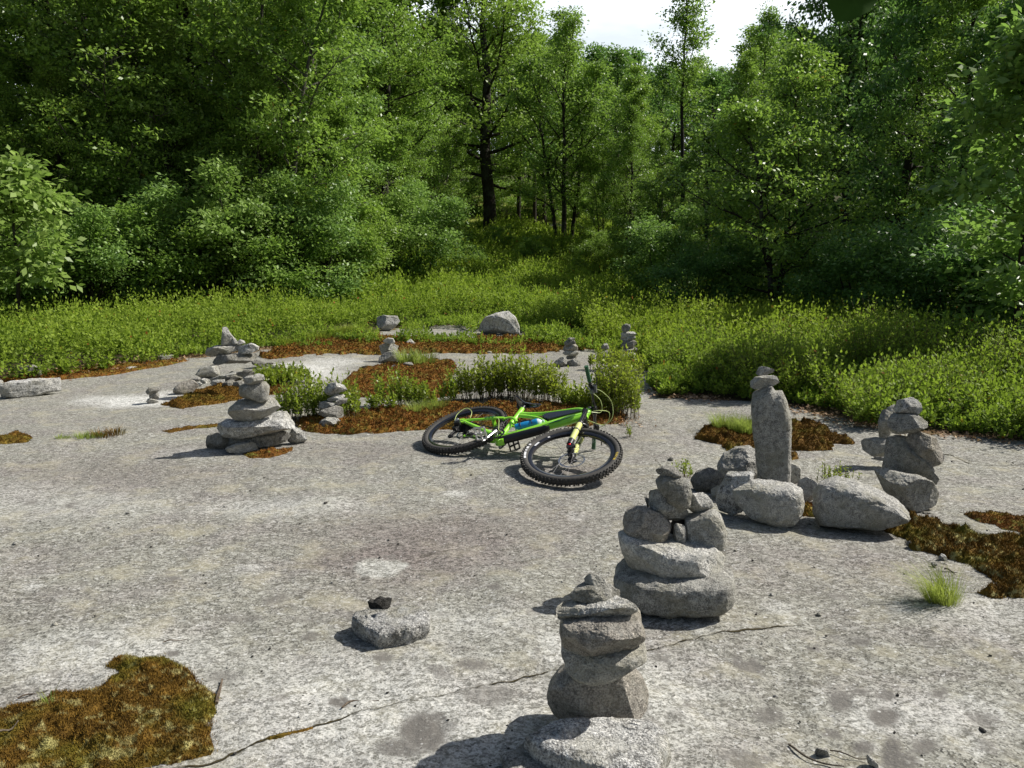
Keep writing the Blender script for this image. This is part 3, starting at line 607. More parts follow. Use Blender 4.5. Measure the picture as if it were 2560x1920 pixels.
# --- table stack with rubble
gr = 'stones of the table-like stack'
cairn('A', gr, [
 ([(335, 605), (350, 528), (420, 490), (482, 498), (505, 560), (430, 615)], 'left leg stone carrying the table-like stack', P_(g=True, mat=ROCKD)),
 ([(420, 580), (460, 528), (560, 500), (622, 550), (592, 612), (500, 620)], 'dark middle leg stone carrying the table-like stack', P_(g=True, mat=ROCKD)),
 ([(600, 560), (650, 505), (780, 515), (822, 547), (740, 608), (640, 600)], 'bright right leg stone carrying the table-like stack', P_(g=True, mat=ROCKW)),
 ([(252, 428), (350, 400), (600, 385), (742, 378), (745, 402), (682, 482), (600, 506), (450, 502), (278, 494)], 'lower table slab of the table-like stack', P_(df=.6, mat=ROCKD, blk=.5)),
 ([(165, 380), (175, 348), (300, 293), (450, 288), (562, 298), (522, 352), (420, 402), (300, 414), (190, 418)], 'upper left table slab, sticking out left, of the table-like stack', P_(df=.6, mat=ROCK)),
 ([(533, 360), (560, 318), (640, 283), (700, 263), (773, 310), (763, 347), (680, 384), (578, 395)], 'upper right angular slab of the table-like stack', P_(df=.8, mat=ROCKW)),
 ([(338, 290), (350, 180), (363, 88), (385, 77), (417, 110), (452, 180), (503, 240), (513, 292)], 'pointed cone stone on the table-like stack', P_(df=.8, mat=ROCKP, nf=4)),
 ([(455, 200), (500, 213), (532, 260), (523, 292), (480, 290)], 'slim shard leaning on the cone stone', P_(mat=ROCKP, sub=4)),
 ([(523, 245), (560, 220), (603, 243), (612, 275), (560, 290), (528, 280)], 'small round stone right of the cone stone', P_(mat=ROCKP, sub=4)),
], 8.85, lim=9)
gr = 'rubble stones round the table-like stack'
for poly, lab, mt in (
 ([(43, 625), (100, 558), (200, 522), (302, 568), (322, 632), (200, 676), (100, 664)], 'large striped grey rubble stone left of the table-like stack', ROCK),
 ([(213, 520), (270, 503), (332, 503), (337, 547), (300, 568)], 'dark rubble stone resting above the large striped one', ROCKD),
 ([(208, 672), (330, 618), (500, 593), (522, 622), (400, 664), (280, 704)], 'long thin rubble stone in front of the leg stones', ROCK),
 ([(388, 722), (410, 648), (500, 633), (582, 682), (490, 744)], 'rubble stone with a pale top in front of the long thin one', ROCKD),
 ([(678, 490), (720, 443), (822, 480), (882, 530), (850, 550), (760, 524)], 'dark slanting rubble stone right under the table slabs', ROCKD),
 ([(868, 560), (900, 518), (1000, 513), (1037, 560), (1032, 604), (960, 604)], 'pale blocky rubble stone right of the table-like stack', ROCKP),
 ([(818, 560), (870, 543), (932, 580), (932, 608), (850, 604)], 'small rubble stone left of the pale blocky one', ROCKP),
 ([(1038, 608), (1100, 573), (1172, 578), (1202, 612), (1120, 622)], 'white rounded rubble stone at the right end of the rubble', ROCKW),
 ([(1128, 550), (1170, 528), (1227, 540), (1212, 574), (1150, 582)], 'small grey rubble stone behind the white rounded one', ROCK),
 ([(1238, 602), (1270, 558), (1322, 588), (1343, 622), (1260, 628)], 'dark lone rubble stone farthest right', ROCKD),
 ([(858, 492), (930, 483), (937, 512), (880, 518)], 'dark flat rubble stone behind the pale blocky one', ROCKD),
 ([(88, 690), (140, 668), (193, 693), (162, 734), (110, 730)], 'white pebble-like rubble stone below the large striped one', ROCKW),
 ([(-8, 700), (60, 655), (102, 682), (60, 716)], 'dark rubble stone left of the white pebble-like one', ROCKD),
 ([(218, 718), (290, 686), (372, 688), (383, 764), (300, 760)], 'jumbled pale rubble stone at the moss edge', ROCKW),
 ([(520, 650), (590, 600), (700, 602), (722, 640), (600, 668)], 'mossy rubble stone right behind the left front stack\'s tip', ROCKD),
 ([(10, 730), (60, 712), (120, 745), (80, 768), (25, 762)], 'small pale rubble stone at the left end of the rubble', ROCKP),
): make_stone('A', poly, lab, mat=mt, seed=hash_(lab), ground=True, group=gr, sub=4)
gr = None
for z, poly, lab, mt, df in (
 ('D', [(1070, 665), (1110, 628), (1180, 613), (1217, 650), (1212, 682), (1100, 700), (1068, 690)], 'angular pinkish stone left of the rubble', ROCKB, .7),
 ('D', [(18, 655), (40, 618), (180, 610), (320, 618), (347, 650), (300, 694), (180, 714), (45, 708)], 'long flat white stone at the left edge', ROCKW, .5),
 ('D', [(122, 582), (140, 538), (210, 520), (247, 540), (255, 592), (190, 608)], 'dark grey angular stone behind the long flat white one', ROCKD, .8),
 ('D', [(-60, 690), (-60, 640), (0, 615), (17, 640), (12, 700)], 'stone cut by the left edge of the view', ROCKP, .8),
 ('D', [(972, 472), (1010, 453), (1078, 466), (1062, 487), (1000, 492)], 'flat grey stone in the leaf litter on the left', ROCK, .8),
 ('D', [(750, 548), (800, 530), (845, 536), (820, 552)], 'low pale slab stone in the leaf litter on the left', ROCKP, .8),
 ('E', [(228, 180), (260, 143), (300, 133), (372, 140), (387, 175), (352, 222), (338, 243), (300, 237), (240, 205)], 'white jagged boulder before the shrub carpet', ROCKW, .7),
 ('E', [(933, 200), (980, 148), (1060, 117), (1140, 105), (1183, 140), (1208, 200), (1214, 255), (1100, 262), (1000, 262), (940, 240)], 'big domed white boulder with a dark face in the shrubs', ROCKW, .7),
 ('E', [(403, 482), (420, 456), (470, 460), (480, 490), (430, 507)], 'small dark stone right of the low three-stone pile', ROCKD, .8),
 ('E', [(428, 322), (460, 298), (492, 325), (492, 347), (438, 338)], 'small grey stone in the moss behind the low three-stone pile', ROCKP, .8),
 ('E', [(104, 502), (180, 476), (232, 485), (200, 508)], 'low dark stone left of the low three-stone pile', ROCK, .8),
 ('E', [(318, 490), (350, 472), (392, 478), (380, 498), (330, 504)], 'pale flat stone in front of the low three-stone pile', ROCKP, .8),
 ('E', [(1943, 546), (1960, 498), (2022, 503), (2030, 530), (1980, 550)], 'dark stone in the shrub behind the handlebar', ROCKD, .8),
 ('E', [(2150, 484), (2165, 440), (2212, 422), (2240, 440), (2240, 484)], 'dark stone at the shrub edge right of the tall far stack', ROCKD, .8),
 ('E', [(1690, 452), (1712, 440), (1736, 444), (1725, 457), (1700, 458)], 'flat chip lying on bare rock between the far stacks', ROCKD, .8),
 ('E', [(980, 393), (1000, 380), (1022, 385), (1018, 397)], 'flat chip at the far moss edge', ROCK, .8),
 ('G', [(1028, 462), (1050, 423), (1078, 450), (1072, 470)], 'small white stone by the big right moss mat', ROCKW, .8),
 ('G', [(986, 492), (1003, 473), (1022, 490), (1005, 502)], 'small dark pebble left of the white stone by the moss', ROCKD, .8),
 ('G', [(1040, 486), (1060, 476), (1078, 484), (1060, 493)], 'dark chip beside the white stone by the moss', ROCKD, .8),
 ('G', [(318, 1572), (350, 1538), (390, 1548), (403, 1590), (350, 1598)], 'dark rough pebble beside the twigs at the bottom edge', ROCKD, .8),
 ('G', [(613, 1588), (640, 1598), (683, 1640), (672, 1658), (625, 1644)], 'pale pointed pebble at the bottom right edge', ROCKP, .8),
 ('G', [(842, 372), (855, 350), (870, 360), (866, 380)], 'little stone at the left moss tip of the big right mat', ROCKP, .8),
 ('C', [(1925, 1228), (1960, 1222), (2000, 1236), (1975, 1250), (1935, 1246)], 'clod of dark moss behind the big right mat', ROCKD, .8),
 ('F', [(665, 52), (685, 40), (705, 48), (690, 56)], 'tiny black pebble on the open rock at the left', ROCKD, .8),
 ('F', [(1598, 70), (1620, 56), (1640, 64), (1622, 74)], 'tiny pebble left of the pale lichen oval', ROCK, .8),
 ('F', [(255, 250), (275, 232), (290, 244), (275, 256)], 'tiny pale pebble at the lower left', ROCKP, .8),
 ('F', [(343, 590), (362, 565), (378, 572), (372, 596)], 'pebble at the rim of the foreground moss', ROCKP, .8),
 ('B', [(920, 45), (938, 25), (952, 33), (945, 50)], 'dark little pebble on the rock above the second stack', ROCKD, .8),
):
    make_stone(z, poly, lab, mat=mt, seed=hash_(lab), ground=True, df=df, sub=5 if z in 'F' or 'boulder' in lab or 'white' in lab else 4)
cairn('D', 'stones of the tiny left stack', [
 ([(903, 757), (915, 723), (960, 738), (972, 759)], 'base of the tiny three-stone stack', P_(g='a', sub=4, mat=ROCKP)),
 ([(918, 702), (950, 688), (977, 700), (972, 727), (930, 740)], 'middle stone of the tiny three-stone stack', P_(sub=4, mat=ROCKD)),
 ([(898, 682), (920, 660), (988, 666), (960, 692), (908, 704)], 'flat dark top of the tiny three-stone stack', P_(sub=4, mat=ROCKD)),
], gp(380, 1010)[1]+.06)
cairn('E', 'stones of the low three-stone pile', [
 ([(238, 457), (255, 395), (330, 378), (387, 400), (382, 442), (300, 462)], 'dark bottom stone of the low three-stone pile', P_(g=True, mat=ROCKD)),
 ([(243, 385), (275, 338), (320, 318), (378, 345), (367, 390), (290, 406)], 'middle stone of the low three-stone pile', P_(mat=ROCK)),
 ([(268, 310), (290, 288), (340, 295), (352, 328), (290, 332)], 'top stone of the low three-stone pile', P_(mat=ROCKP, sub=4)),
], gp(965, 906)[1]+.15)
cairn('E', 'stones of the middle far stack', [
 ([(1447, 487), (1490, 428), (1530, 420), (1553, 450), (1550, 484)], 'left foot wedge of the middle far stack', P_(g=True)),
 ([(1545, 452), (1590, 430), (1638, 460), (1622, 483), (1552, 484)], 'right foot stone of the middle far stack', P_(g=True)),
 ([(1533, 420), (1560, 406), (1612, 409), (1615, 434), (1543, 440)], 'short dark slice above the feet of the middle far stack', P_(mat=ROCKD, sub=4)),
 ([(1510, 390), (1540, 374), (1600, 376), (1625, 397), (1600, 413), (1528, 409)], 'wide flat stone at half height in the middle far stack', P_(sub=4)),
 ([(1513, 362), (1540, 335), (1600, 330), (1618, 362), (1600, 388), (1523, 382)], 'brown block in the middle far stack', P_(mat=ROCKB, sub=4)),
 ([(1518, 332), (1545, 305), (1590, 302), (1601, 327), (1560, 350)], 'dark wedge near the top of the middle far stack', P_(mat=ROCKD, sub=4)),
 ([(1543, 301), (1565, 286), (1602, 291), (1597, 308)], 'thin cap of the middle far stack', P_(sub=4)),
], gp(1418, 915)[1]+.12)
cairn('E', 'stones of the short far stack', [
 ([(1743, 435), (1760, 385), (1830, 375), (1873, 410), (1862, 446), (1760, 450)], 'thick foot of the short far stack behind the bush', P_(g=True, mat=ROCKD)),
 ([(1778, 357), (1805, 326), (1837, 345), (1833, 385), (1783, 388)], 'rounded head of the short far stack behind the bush', P_(sub=4)),
], gp(1512, 902)[1]+.1)
cairn('E', 'stones of the tall far stack', [
 ([(1896, 457), (1920, 410), (1980, 390), (2028, 400), (2013, 456), (1950, 460)], 'base of the tall far stack at the hedge', P_(g=True)),
 ([(1895, 422), (1920, 376), (2000, 347), (2031, 370), (2012, 403), (1940, 425)], 'second stone from below of the tall far stack', P_()),
 ([(1913, 352), (1935, 310), (1990, 300), (2023, 330), (1992, 364), (1925, 374)], 'third stone from below of the tall far stack', P_(mat=ROCKD)),
 ([(1913, 292), (1940, 262), (2000, 267), (2018, 287), (1960, 320)], 'fourth stone from below of the tall far stack', P_(sub=4)),
 ([(1911, 264), (1925, 247), (2015, 247), (2021, 277), (1930, 294)], 'flat pale slice under the head of the tall far stack', P_(mat=ROCKP, sub=4)),
 ([(1918, 215), (1945, 191), (1977, 205), (1981, 237), (1950, 251), (1920, 244)], 'round head of the tall far stack', P_(sub=4)),
], gp(1568, 903)[1]+.12)
_b2 = slab_stone('F', [(1762, 188), (1785, 158), (1900, 150), (2030, 122), (2110, 135), (2166, 160), (2158, 205), (2060, 238), (1900, 262), (1845, 240)], 'speckled white block lying alone on the open rock', .098, .096, mat=ROCKW, seed=21, group='block and its little rider', rough=1.3)
cairn('F', 'block and its little rider', [
 ([(1850, 164), (1862, 120), (1885, 125), (1920, 104), (1945, 120), (1970, 116), (1962, 152), (1900, 176)], 'small black crusty stone riding on the speckled white block', P_(mat=ROCKK, rough=1.8, hit=.7)),
], gp(975, 1605)[1]+.12, base=[_b2])
# --- twigs
BARK = bark_mat('twig_bark', (.05, .035, .025), (.2, .16, .12))
def twig(name, pts, label, r=.004, z=.006, cat='twig'):
    P = np.array([gp(u, v)+[0, 0, z] for u, v in pts]); P = spline(P, 14); P[:, 2] += .004*np.sin(np.linspace(0, 7, 14))
    b = MB(); b.tube(P, np.linspace(r, r*.45, 14), 6); tag(b.build(name, BARK), label, cat)
twig('twig', [(541, 1762), (548, 1735), (552, 1715), (556, 1703)], 'short thick twig at the right rim of the foreground moss', .007)
twig('twig', [(855, 1773), (880, 1758), (910, 1755), (948, 1757)], 'thin curved twig above the long crack', .0035)
twig('twig', [(44, 1750), (80, 1738), (122, 1730)], 'thin straight twig left above the foreground moss', .003)
twig('twig', [(408, 1609), (440, 1603), (470, 1602)], 'short twig above the foreground moss', .0025)
twig('twig', [(1972, 1865), (2010, 1895), (2060, 1910), (2110, 1922)], 'forked dark twig at the bottom edge right', .004)
twig('twig', [(2075, 1880), (2130, 1895), (2170, 1903)], 'thin twig right of the dark rough pebble', .0025)
twig('twig', [(2360, 1425), (2375, 1428), (2392, 1436)], 'stubby twig above the right grass tuft', .004)
twig('twig', [(0, 1865), (25, 1860), (50, 1838)], 'bent pale twig on the foreground moss at the left edge', .004, .05)

# crumbs of rock and soil strewn over the slab
def crumbs():
    rs = np.random.RandomState(9); U, F = ico(1); Vs = []; Fs = []; k = 0; ms = []
    for i in range(230):
        u = rs.uniform(0, 2560); v = 1060+860*rs.rand()**1.1; q = gp(u, v)
        if not inpoly(q[None, :2], SLABP)[0]: continue
        r = rs.uniform(.0018, .004)*(1+q[1]*.18)*(2 if rs.rand() < .08 else 1); V = U*rs.uniform(.6, 1.3, (len(U), 1))*[r*1.4, r, r*.7]; a = rs.rand()*6.28
        V = np.stack([V[:, 0]*math.cos(a)-V[:, 1]*math.sin(a), V[:, 0]*math.sin(a)+V[:, 1]*math.cos(a), V[:, 2]], 1)+q+[0, 0, r*.3]
        Vs.append(V); Fs.append(F+k); ms.append(np.full(len(F), rs.choice([0, 1, 1]))); k += len(V)
    o = fast('gravel', np.concatenate(Vs), np.concatenate(Fs), [ROCKP, ROCKK], k=3, mi=np.concatenate(ms)); tag(o, 'tiny stone crumbs strewn over the bare rock', 'gravel', kind='stuff')
crumbs()
# ------------------------------------------------------------ moss
def moss_mat(name, a, b, pale=0., palec=(.42, .38, .16)):
    m = NT(name); v = m.attr('v'); n = m.noise(9, 4, .6); f = m.math('ADD', m.math('MULTIPLY', v, .5), m.math('MULTIPLY', n, .55))
    c = m.mix(m.ramp(f, [(.3, 0), (.75, 1)]), a, b)
    if pale: c = m.mix(m.math('MULTIPLY', m.ramp(m.noise(17, 4, .6), [(.55, 0), (.62, 1)]), pale), c, palec)
    c = m.mix(m.math('MULTIPLY', m.ramp(m.noise(3, 3, .6), [(.5, 0), (.7, 1)]), .5), c, (b[0]*.65, b[1]*1.35, b[2]))
    return m.done(m.bsdf(c, .9, 0, m.bump(m.noise(130, 3), .8, .006), .15))
MOSSO = moss_mat('moss_olive_brown', (.045, .024, .005), (.25, .145, .024), .75)
MOSSR = moss_mat('moss_rust', (.055, .025, .006), (.30, .13, .022), .6, (.20, .22, .045))
MOSSB = moss_mat('moss_brown', (.05, .026, .005), (.23, .12, .018), .3, (.33, .25, .05))
def blades(B, h, wd, rs, lean=.5, v=None):
    n = len(B); a = rs.uniform(0, 2*np.pi, n); hh = h*rs.uniform(.5, 1.25, n) if np.ndim(h) == 0 else h
    d = np.stack([np.cos(a), np.sin(a), 0*a], 1)*(wd/2)
    l = rs.normal(size=(n, 3))*lean; l[:, 2] = 1; l /= np.linalg.norm(l, axis=1)[:, None]; T = B+l*np.reshape(hh, (-1, 1))
    V = np.stack([B-d, B+d, T], 1).reshape(-1, 3); F = np.arange(3*n).reshape(-1, 3)
    vv = np.repeat(rs.rand(n) if v is None else v, 3); return V, F, vv
def moss(label, pts, h=.035, sp=.02, bl=.014, bw=.004, dens=30000, mat=None, name='moss_patch', edge=.05, warp=.03):
    P = G(pts); poly = [tuple(p[:2]) for p in P]; mn = P.min(0)-.06; mx = P.max(0)+.06
    rs = np.random.RandomState(hash_(label))
    xs = np.arange(mn[0], mx[0], sp); ys = np.arange(mn[1], mx[1], sp); X, Y = np.meshgrid(xs, ys)
    x, y = X.ravel(), Y.ravel(); P2 = np.stack([x, y], 1)
    def wp(Q): q3 = np.c_[Q, 0*Q[:, 0]]; return Q+warp*np.stack([vnoise(q3, 9), vnoise(q3, 8, 4.)], 1)+warp*.5*np.stack([vnoise(q3, 24), vnoise(q3, 25, 4.)], 1)
    def hgt(Q):
        W = wp(Q); ins = inpoly(W, poly); d = seg_d(W, poly+[poly[0]]); q3 = np.c_[Q, 0*Q[:, 0]]
        e = sstep(0, edge, d); k = h*e**.8*(.70+.50*vnoise(q3, 11, 2.)+.50*vnoise(q3, 27, 3.)+.22*vnoise(q3, 60, 3.))
        return ins, gz(Q[:, 0], Q[:, 1])+np.where(ins, np.maximum(k, .004), -.02)
    ins, z = hgt(P2); ny, nx = X.shape; I = ins.reshape(ny, nx); anyc = I[:-1, :-1] | I[1:, :-1] | I[:-1, 1:] | I[1:, 1:]
    i, j = np.nonzero(anyc); Q = np.stack([i*nx+j, i*nx+j+1, (i+1)*nx+j+1, (i+1)*nx+j], 1); V = np.stack([x, y, z], 1)
    use, inv = np.unique(Q, return_inverse=True); V = V[use]; Q = inv.reshape(Q.shape)
    area = anyc.sum()*sp*sp; n = int(min(area*dens, 60000)); B2 = np.stack([rs.uniform(mn[0], mx[0], n*3), rs.uniform(mn[1], mx[1], n*3)], 1)
    ins2, z2 = hgt(B2+.012*rs.normal(size=B2.shape)*(rs.rand(len(B2), 1) < .15)); B2 = B2[ins2][:n]; z2 = z2[ins2][:n]
    BV, BF, bv = blades(np.c_[B2, z2-.003], bl, bw, rs, .45)
    T = np.concatenate([Q[:, [0, 1, 2]], Q[:, [0, 2, 3]]]); VV = np.concatenate([V, BV]); FF = np.concatenate([T, BF+len(V)])
    o = fast(name, VV, FF, mat or MOSSB, smooth=True, k=3, attr={'v': np.concatenate([.25+.2*rs.rand(len(V)), bv])})
    tag(o, label, 'moss'); return o
moss('golden brown moss cushion with pale lichen filling the lower left corner', [(-60, 1790), (0, 1782), (25, 1765), (105, 1765), (128, 1748), (200, 1735), (260, 1715), (300, 1683), (265, 1668), (288, 1646), (330, 1642), (372, 1652), (420, 1650), (470, 1672), (487, 1692), (500, 1712), (542, 1737), (537, 1790), (522, 1850), (527, 1882), (440, 1905), (340, 1925), (200, 1950), (-60, 1990)],
     .032, .006, .014, .0030, 200000, MOSSO, edge=.035, warp=.01)
moss('brown moss hummock behind the pillar with a grass tuft on its left', [(1735, 1097), (1762, 1068), (1830, 1058), (1930, 1058), (2000, 1060), (2060, 1065), (2087, 1088), (2137, 1102), (2132, 1112), (2080, 1110), (2085, 1128), (1990, 1127), (1900, 1117), (1815, 1127), (1800, 1112)], .055, .014, .018, .007, 26000, MOSSB)
moss('little moss knob beside the pillar foot', [(1975, 1130), (1990, 1130), (1997, 1148), (1980, 1152)], .03, .01, .015, .006, 20000, MOSSB, edge=.03, warp=.01)
moss('large golden brown moss mat running out of view at the right', [(2200, 1300), (2225, 1292), (2270, 1296), (2335, 1312), (2400, 1322), (2455, 1345), (2500, 1338), (2560, 1345), (2700, 1345), (2700, 1500), (2560, 1497), (2480, 1495), (2435, 1482), (2488, 1462), (2460, 1440), (2420, 1408), (2350, 1395), (2280, 1377), (2277, 1352), (2240, 1330), (2208, 1316)], .05, .012, .018, .005, 50000, MOSSO)
moss('reddish thin moss streak above the large right mat', [(2408, 1287), (2480, 1284), (2560, 1288), (2680, 1292), (2680, 1342), (2560, 1337), (2500, 1327), (2450, 1305)], .025, .012, .014, .005, 40000, MOSSR)
moss('rust brown moss strip behind the bicycle', [(735, 1060), (760, 1047), (900, 1030), (1000, 1022), (1100, 1014), (1300, 1010), (1500, 1012), (1562, 1040), (1556, 1058), (1480, 1066), (1300, 1068), (1180, 1075), (1060, 1073), (940, 1084), (880, 1086), (760, 1078)], .05, .02, .02, .009, 16000, MOSSR)
moss('rust coloured moss bed among the small bushes', [(862, 948), (900, 928), (960, 915), (1060, 903), (1138, 905), (1140, 925), (1122, 948), (1150, 985), (1080, 1000), (960, 996), (880, 990), (850, 970)], .05, .025, .02, .012, 9000, MOSSR)
moss('long orange moss band before the shrub carpet', [(655, 895), (700, 872), (730, 862), (830, 850), (960, 842), (1150, 846), (1300, 846), (1540, 838), (1590, 860), (1560, 873), (1340, 882), (1000, 886), (830, 884), (690, 897)], .06, .035, .025, .02, 4500, MOSSR, warp=.12)
moss('brown moss tongue below the rubble', [(405, 1012), (440, 1003), (490, 982), (560, 962), (640, 955), (730, 966), (700, 985), (640, 988), (600, 1000), (520, 1012), (450, 1023)], .045, .02, .02, .01, 14000, MOSSB)
moss('small flat moss patch at the left edge', [(-40, 1100), (0, 1093), (42, 1084), (85, 1092), (62, 1106), (0, 1111), (-40, 1112)], .03, .014, .015, .007, 20000, MOSSB)
moss('thin moss line left of the left front stack', [(402, 1078), (470, 1066), (545, 1060), (545, 1066), (470, 1074), (420, 1081)], .02, .012, .014, .006, 20000, MOSSB, warp=.015)
moss('brown moss shelf at the foot of the left shrub carpet', [(0, 958), (150, 950), (300, 935), (420, 915), (470, 903), (440, 900), (300, 912), (130, 930), (0, 945)], .035, .03, .02, .014, 5000, MOSSR)
moss('rusty moss seam in the long crack', [(620, 1866), (650, 1853), (700, 1837), (790, 1816), (792, 1820), (705, 1842), (650, 1859)], .010, .004, .014, .003, 200000, MOSSB, edge=.006, warp=.008)
moss('dark moss clump between the front boulder and the largest boulder', [(2003, 1262), (2035, 1255), (2042, 1290), (2008, 1288)], .04, .01, .02, .007, 30000, MOSSR, warp=.01)
moss('rusty moss cushions at the foot of the left front stack', [(610, 1135), (660, 1133), (728, 1118), (735, 1128), (680, 1142), (620, 1142)], .03, .01, .014, .007, 20000, MOSSR, warp=.012)
# ------------------------------------------------------------ small plants
LEAFH = leaf_mat('shrub_leaf', (.048, .11, .018), (.26, .355, .045), .40, .6, .15, (.35, .10, .03))
LEAFB = leaf_mat('bush_leaf', (.06, .115, .016), (.28, .35, .04), .42, .4, .4, (.3, .12, .03))
STEM = bark_mat('stem_bark', (.05, .035, .02), (.17, .13, .08))
def frames(D, rs):
    """two unit vectors across direction D"""
    a = rs.normal(size=D.shape); a -= D*(a*D).sum(1)[:, None]; a /= np.linalg.norm(a, axis=1)[:, None]+1e-9
    return a, np.cross(D, a)
def leaves(B, D, L, W, rs, upbias=1.0, nrm=None):
    """rhombic leaves: base B, direction D, length L, width W"""
    D = D/np.linalg.norm(D, axis=1)[:, None]
    if nrm is None:
        nrm = rs.normal(size=D.shape)*.6; nrm[:, 2] += upbias
    s = np.cross(D, nrm); s /= np.linalg.norm(s, axis=1)[:, None]+1e-9
    L = np.reshape(L, (-1, 1)); W = np.reshape(W, (-1, 1)); n = np.cross(s, D)
    M = B+D*L*.48+n*L*.05
    V = np.stack([B, M-s*W/2, B+D*L-n*L*.04, M+s*W/2], 1).reshape(-1, 3)
    return V, np.arange(len(V)).reshape(-1, 4)
def sprigs(B, H, rs, nl=12, L=.036, W=.016, spread=1.0, elm=1.0, out=None):
    n = len(B); az = rs.uniform(0, 2*np.pi, n); ln = rs.uniform(0, .28, n)*spread
    T = np.stack([np.cos(az)*ln, np.sin(az)*ln, np.ones(n)], 1)
    if out is not None: T[:, :2] += out
    t = np.tile(np.linspace(.3, 1.0, nl), (n, 1))+rs.uniform(-.04, .04, (n, nl))
    P = B[:, None, :]+T[:, None, :]*(H[:, None]*t)[..., None]
    a = rs.uniform(0, 2*np.pi, (n, 1))+np.arange(nl)[None, :]*2.4+rs.normal(size=(n, nl))*.4
    el = rs.uniform(.2, 1.15, (n, nl))*elm; el[:, -1] = 1.35
    D = np.stack([np.cos(a)*np.cos(el), np.sin(a)*np.cos(el), np.sin(el)], -1)
    l = L*rs.uniform(.65, 1.2, (n, nl)); V, Q = leaves(P.reshape(-1, 3), D.reshape(-1, 3), l.ravel(), l.ravel()*W/L, rs, .9)
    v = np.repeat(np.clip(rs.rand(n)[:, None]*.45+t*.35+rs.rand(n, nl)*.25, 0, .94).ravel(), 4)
    dead = rs.rand(n*nl) < .006; v = np.where(np.repeat(dead, 4), .99, v)
    return V, Q, v, T
def stems(B, T, H, r):
    n = len(B); a = np.array([0, 2.1, 4.2]); o = np.stack([np.cos(a), np.sin(a), 0*a], 1)*r
    V = np.concatenate([B[:, None]+o[None]-[0, 0, .01], (B+T*H[:, None])[:, None]+o[None]*.5], 1).reshape(-1, 3)
    b = np.arange(n)[:, None]*6; Q = np.concatenate([b+[i, (i+1) % 3, 3+(i+1) % 3, 3+i] for i in range(3)], 0)
    return V, Q
def bush(label, spots, H, rs_seed, dens=190, L=.048, nl=18, cat='bush', group='small bushes on the rock', name='huckleberry_bush', mat=None, hv=.35):
    """spots: (u, v, radius m) footprint discs"""
    rs = np.random.RandomState(rs_seed); B = []; Hs = []
    for u, v, r, hh in spots:
        q = gp(u, v); n = max(5, int(dens*1.9*3.14*r*r)); a = rs.uniform(0, 6.283, n); rr = r*np.sqrt(rs.rand(n))
        x = q[0]+rr*np.cos(a)*1.15; y = q[1]+rr*np.sin(a)*.8; B.append(np.stack([x, y, gz(x, y)], 1)); Hs.append(hh*H*(1-.45*(rr/r)**2)*rs.uniform(1-hv, 1.1, n))
    B = np.concatenate(B); Hs = np.concatenate(Hs); V, Q, v, T = sprigs(B, Hs, rs, nl, L, L*.42, 1.2)
    c = B.mean(0); e = bpy.data.objects.new(name, None); COL.objects.link(e); e.location = c; e.empty_display_size = .1; tag(e, label, cat, group)
    fast('foliage', V-c, Q, mat or LEAFB, e, attr={'v': v}); SV, SQ = stems(B, T, Hs, .0026); fast('stems', SV-c, SQ, STEM, e)
    return e
# (u, v) foot pixels, radius, height factor
bush('low bush between the rubble and the left front stack', [(665, 968, .22, 1), (700, 962, .25, 1), (735, 958, .2, .9)], .26, 1, 260)
bush('leafy bush just behind the left front stack', [(735, 1058, .16, .9), (770, 1050, .2, 1.1), (800, 1045, .16, 1)], .46, 2, 240)
bush('leafy bush right of the small stack between bushes', [(860, 1050, .14, 1.2), (885, 1040, .12, .9), (835, 1052, .12, 1.2)], .40, 3, 260)
bush('loose bush standing in the rusty moss bed', [(985, 1018, .2, 1.1), (1025, 1016, .2, .95), (1055, 1018, .14, .6), (960, 1028, .12, .6)], .40, 4, 200)
bush('single slim shoot left of the long hedge', [(1125, 1010, .09, 1.0), (1122, 1005, .07, .9)], .33, 5, 320)
bush('long upright bush row behind the saddle', [(1165, 1003, .16, 1.0), (1205, 1002, .2, 1.15), (1245, 998, .2, 1.1), (1290, 996, .22, 1.25), (1335, 1002, .2, 1.1), (1372, 1006, .16, 1.0), (1395, 1010, .12, .8)], .47, 6, 270)
bush('small bush just left of the handlebar', [(1428, 1020, .12, 1.0), (1450, 1018, .1, .9)], .27, 7, 300)
bush('tall bush behind and right of the handlebar', [(1490, 1040, .16, .75), (1530, 1045, .2, 1.25), (1560, 1050, .15, 1.05), (1545, 1020, .2, 1.3)], .52, 8, 330)
bush('low bush at the short far stack', [(1520, 925, .25, 1), (1570, 925, .25, .75), (1590, 935, .15, .6)], .33, 9, 160)
bush('tiny seedling in front of the tall bush', [(1574, 1092, .04, 1)], .11, 10, 900, .024, 9)
bush('tiny green plant beside the second stack\'s cap', [(1706, 1195, .06, 1)], .14, 11, 700, .03, 8)
bush('sparse yellowish shrublet behind the boulders', [(2060, 1215, .07, 1), (2095, 1208, .08, .9), (2128, 1210, .05, .6)], .16, 12, 420, .022, 10)
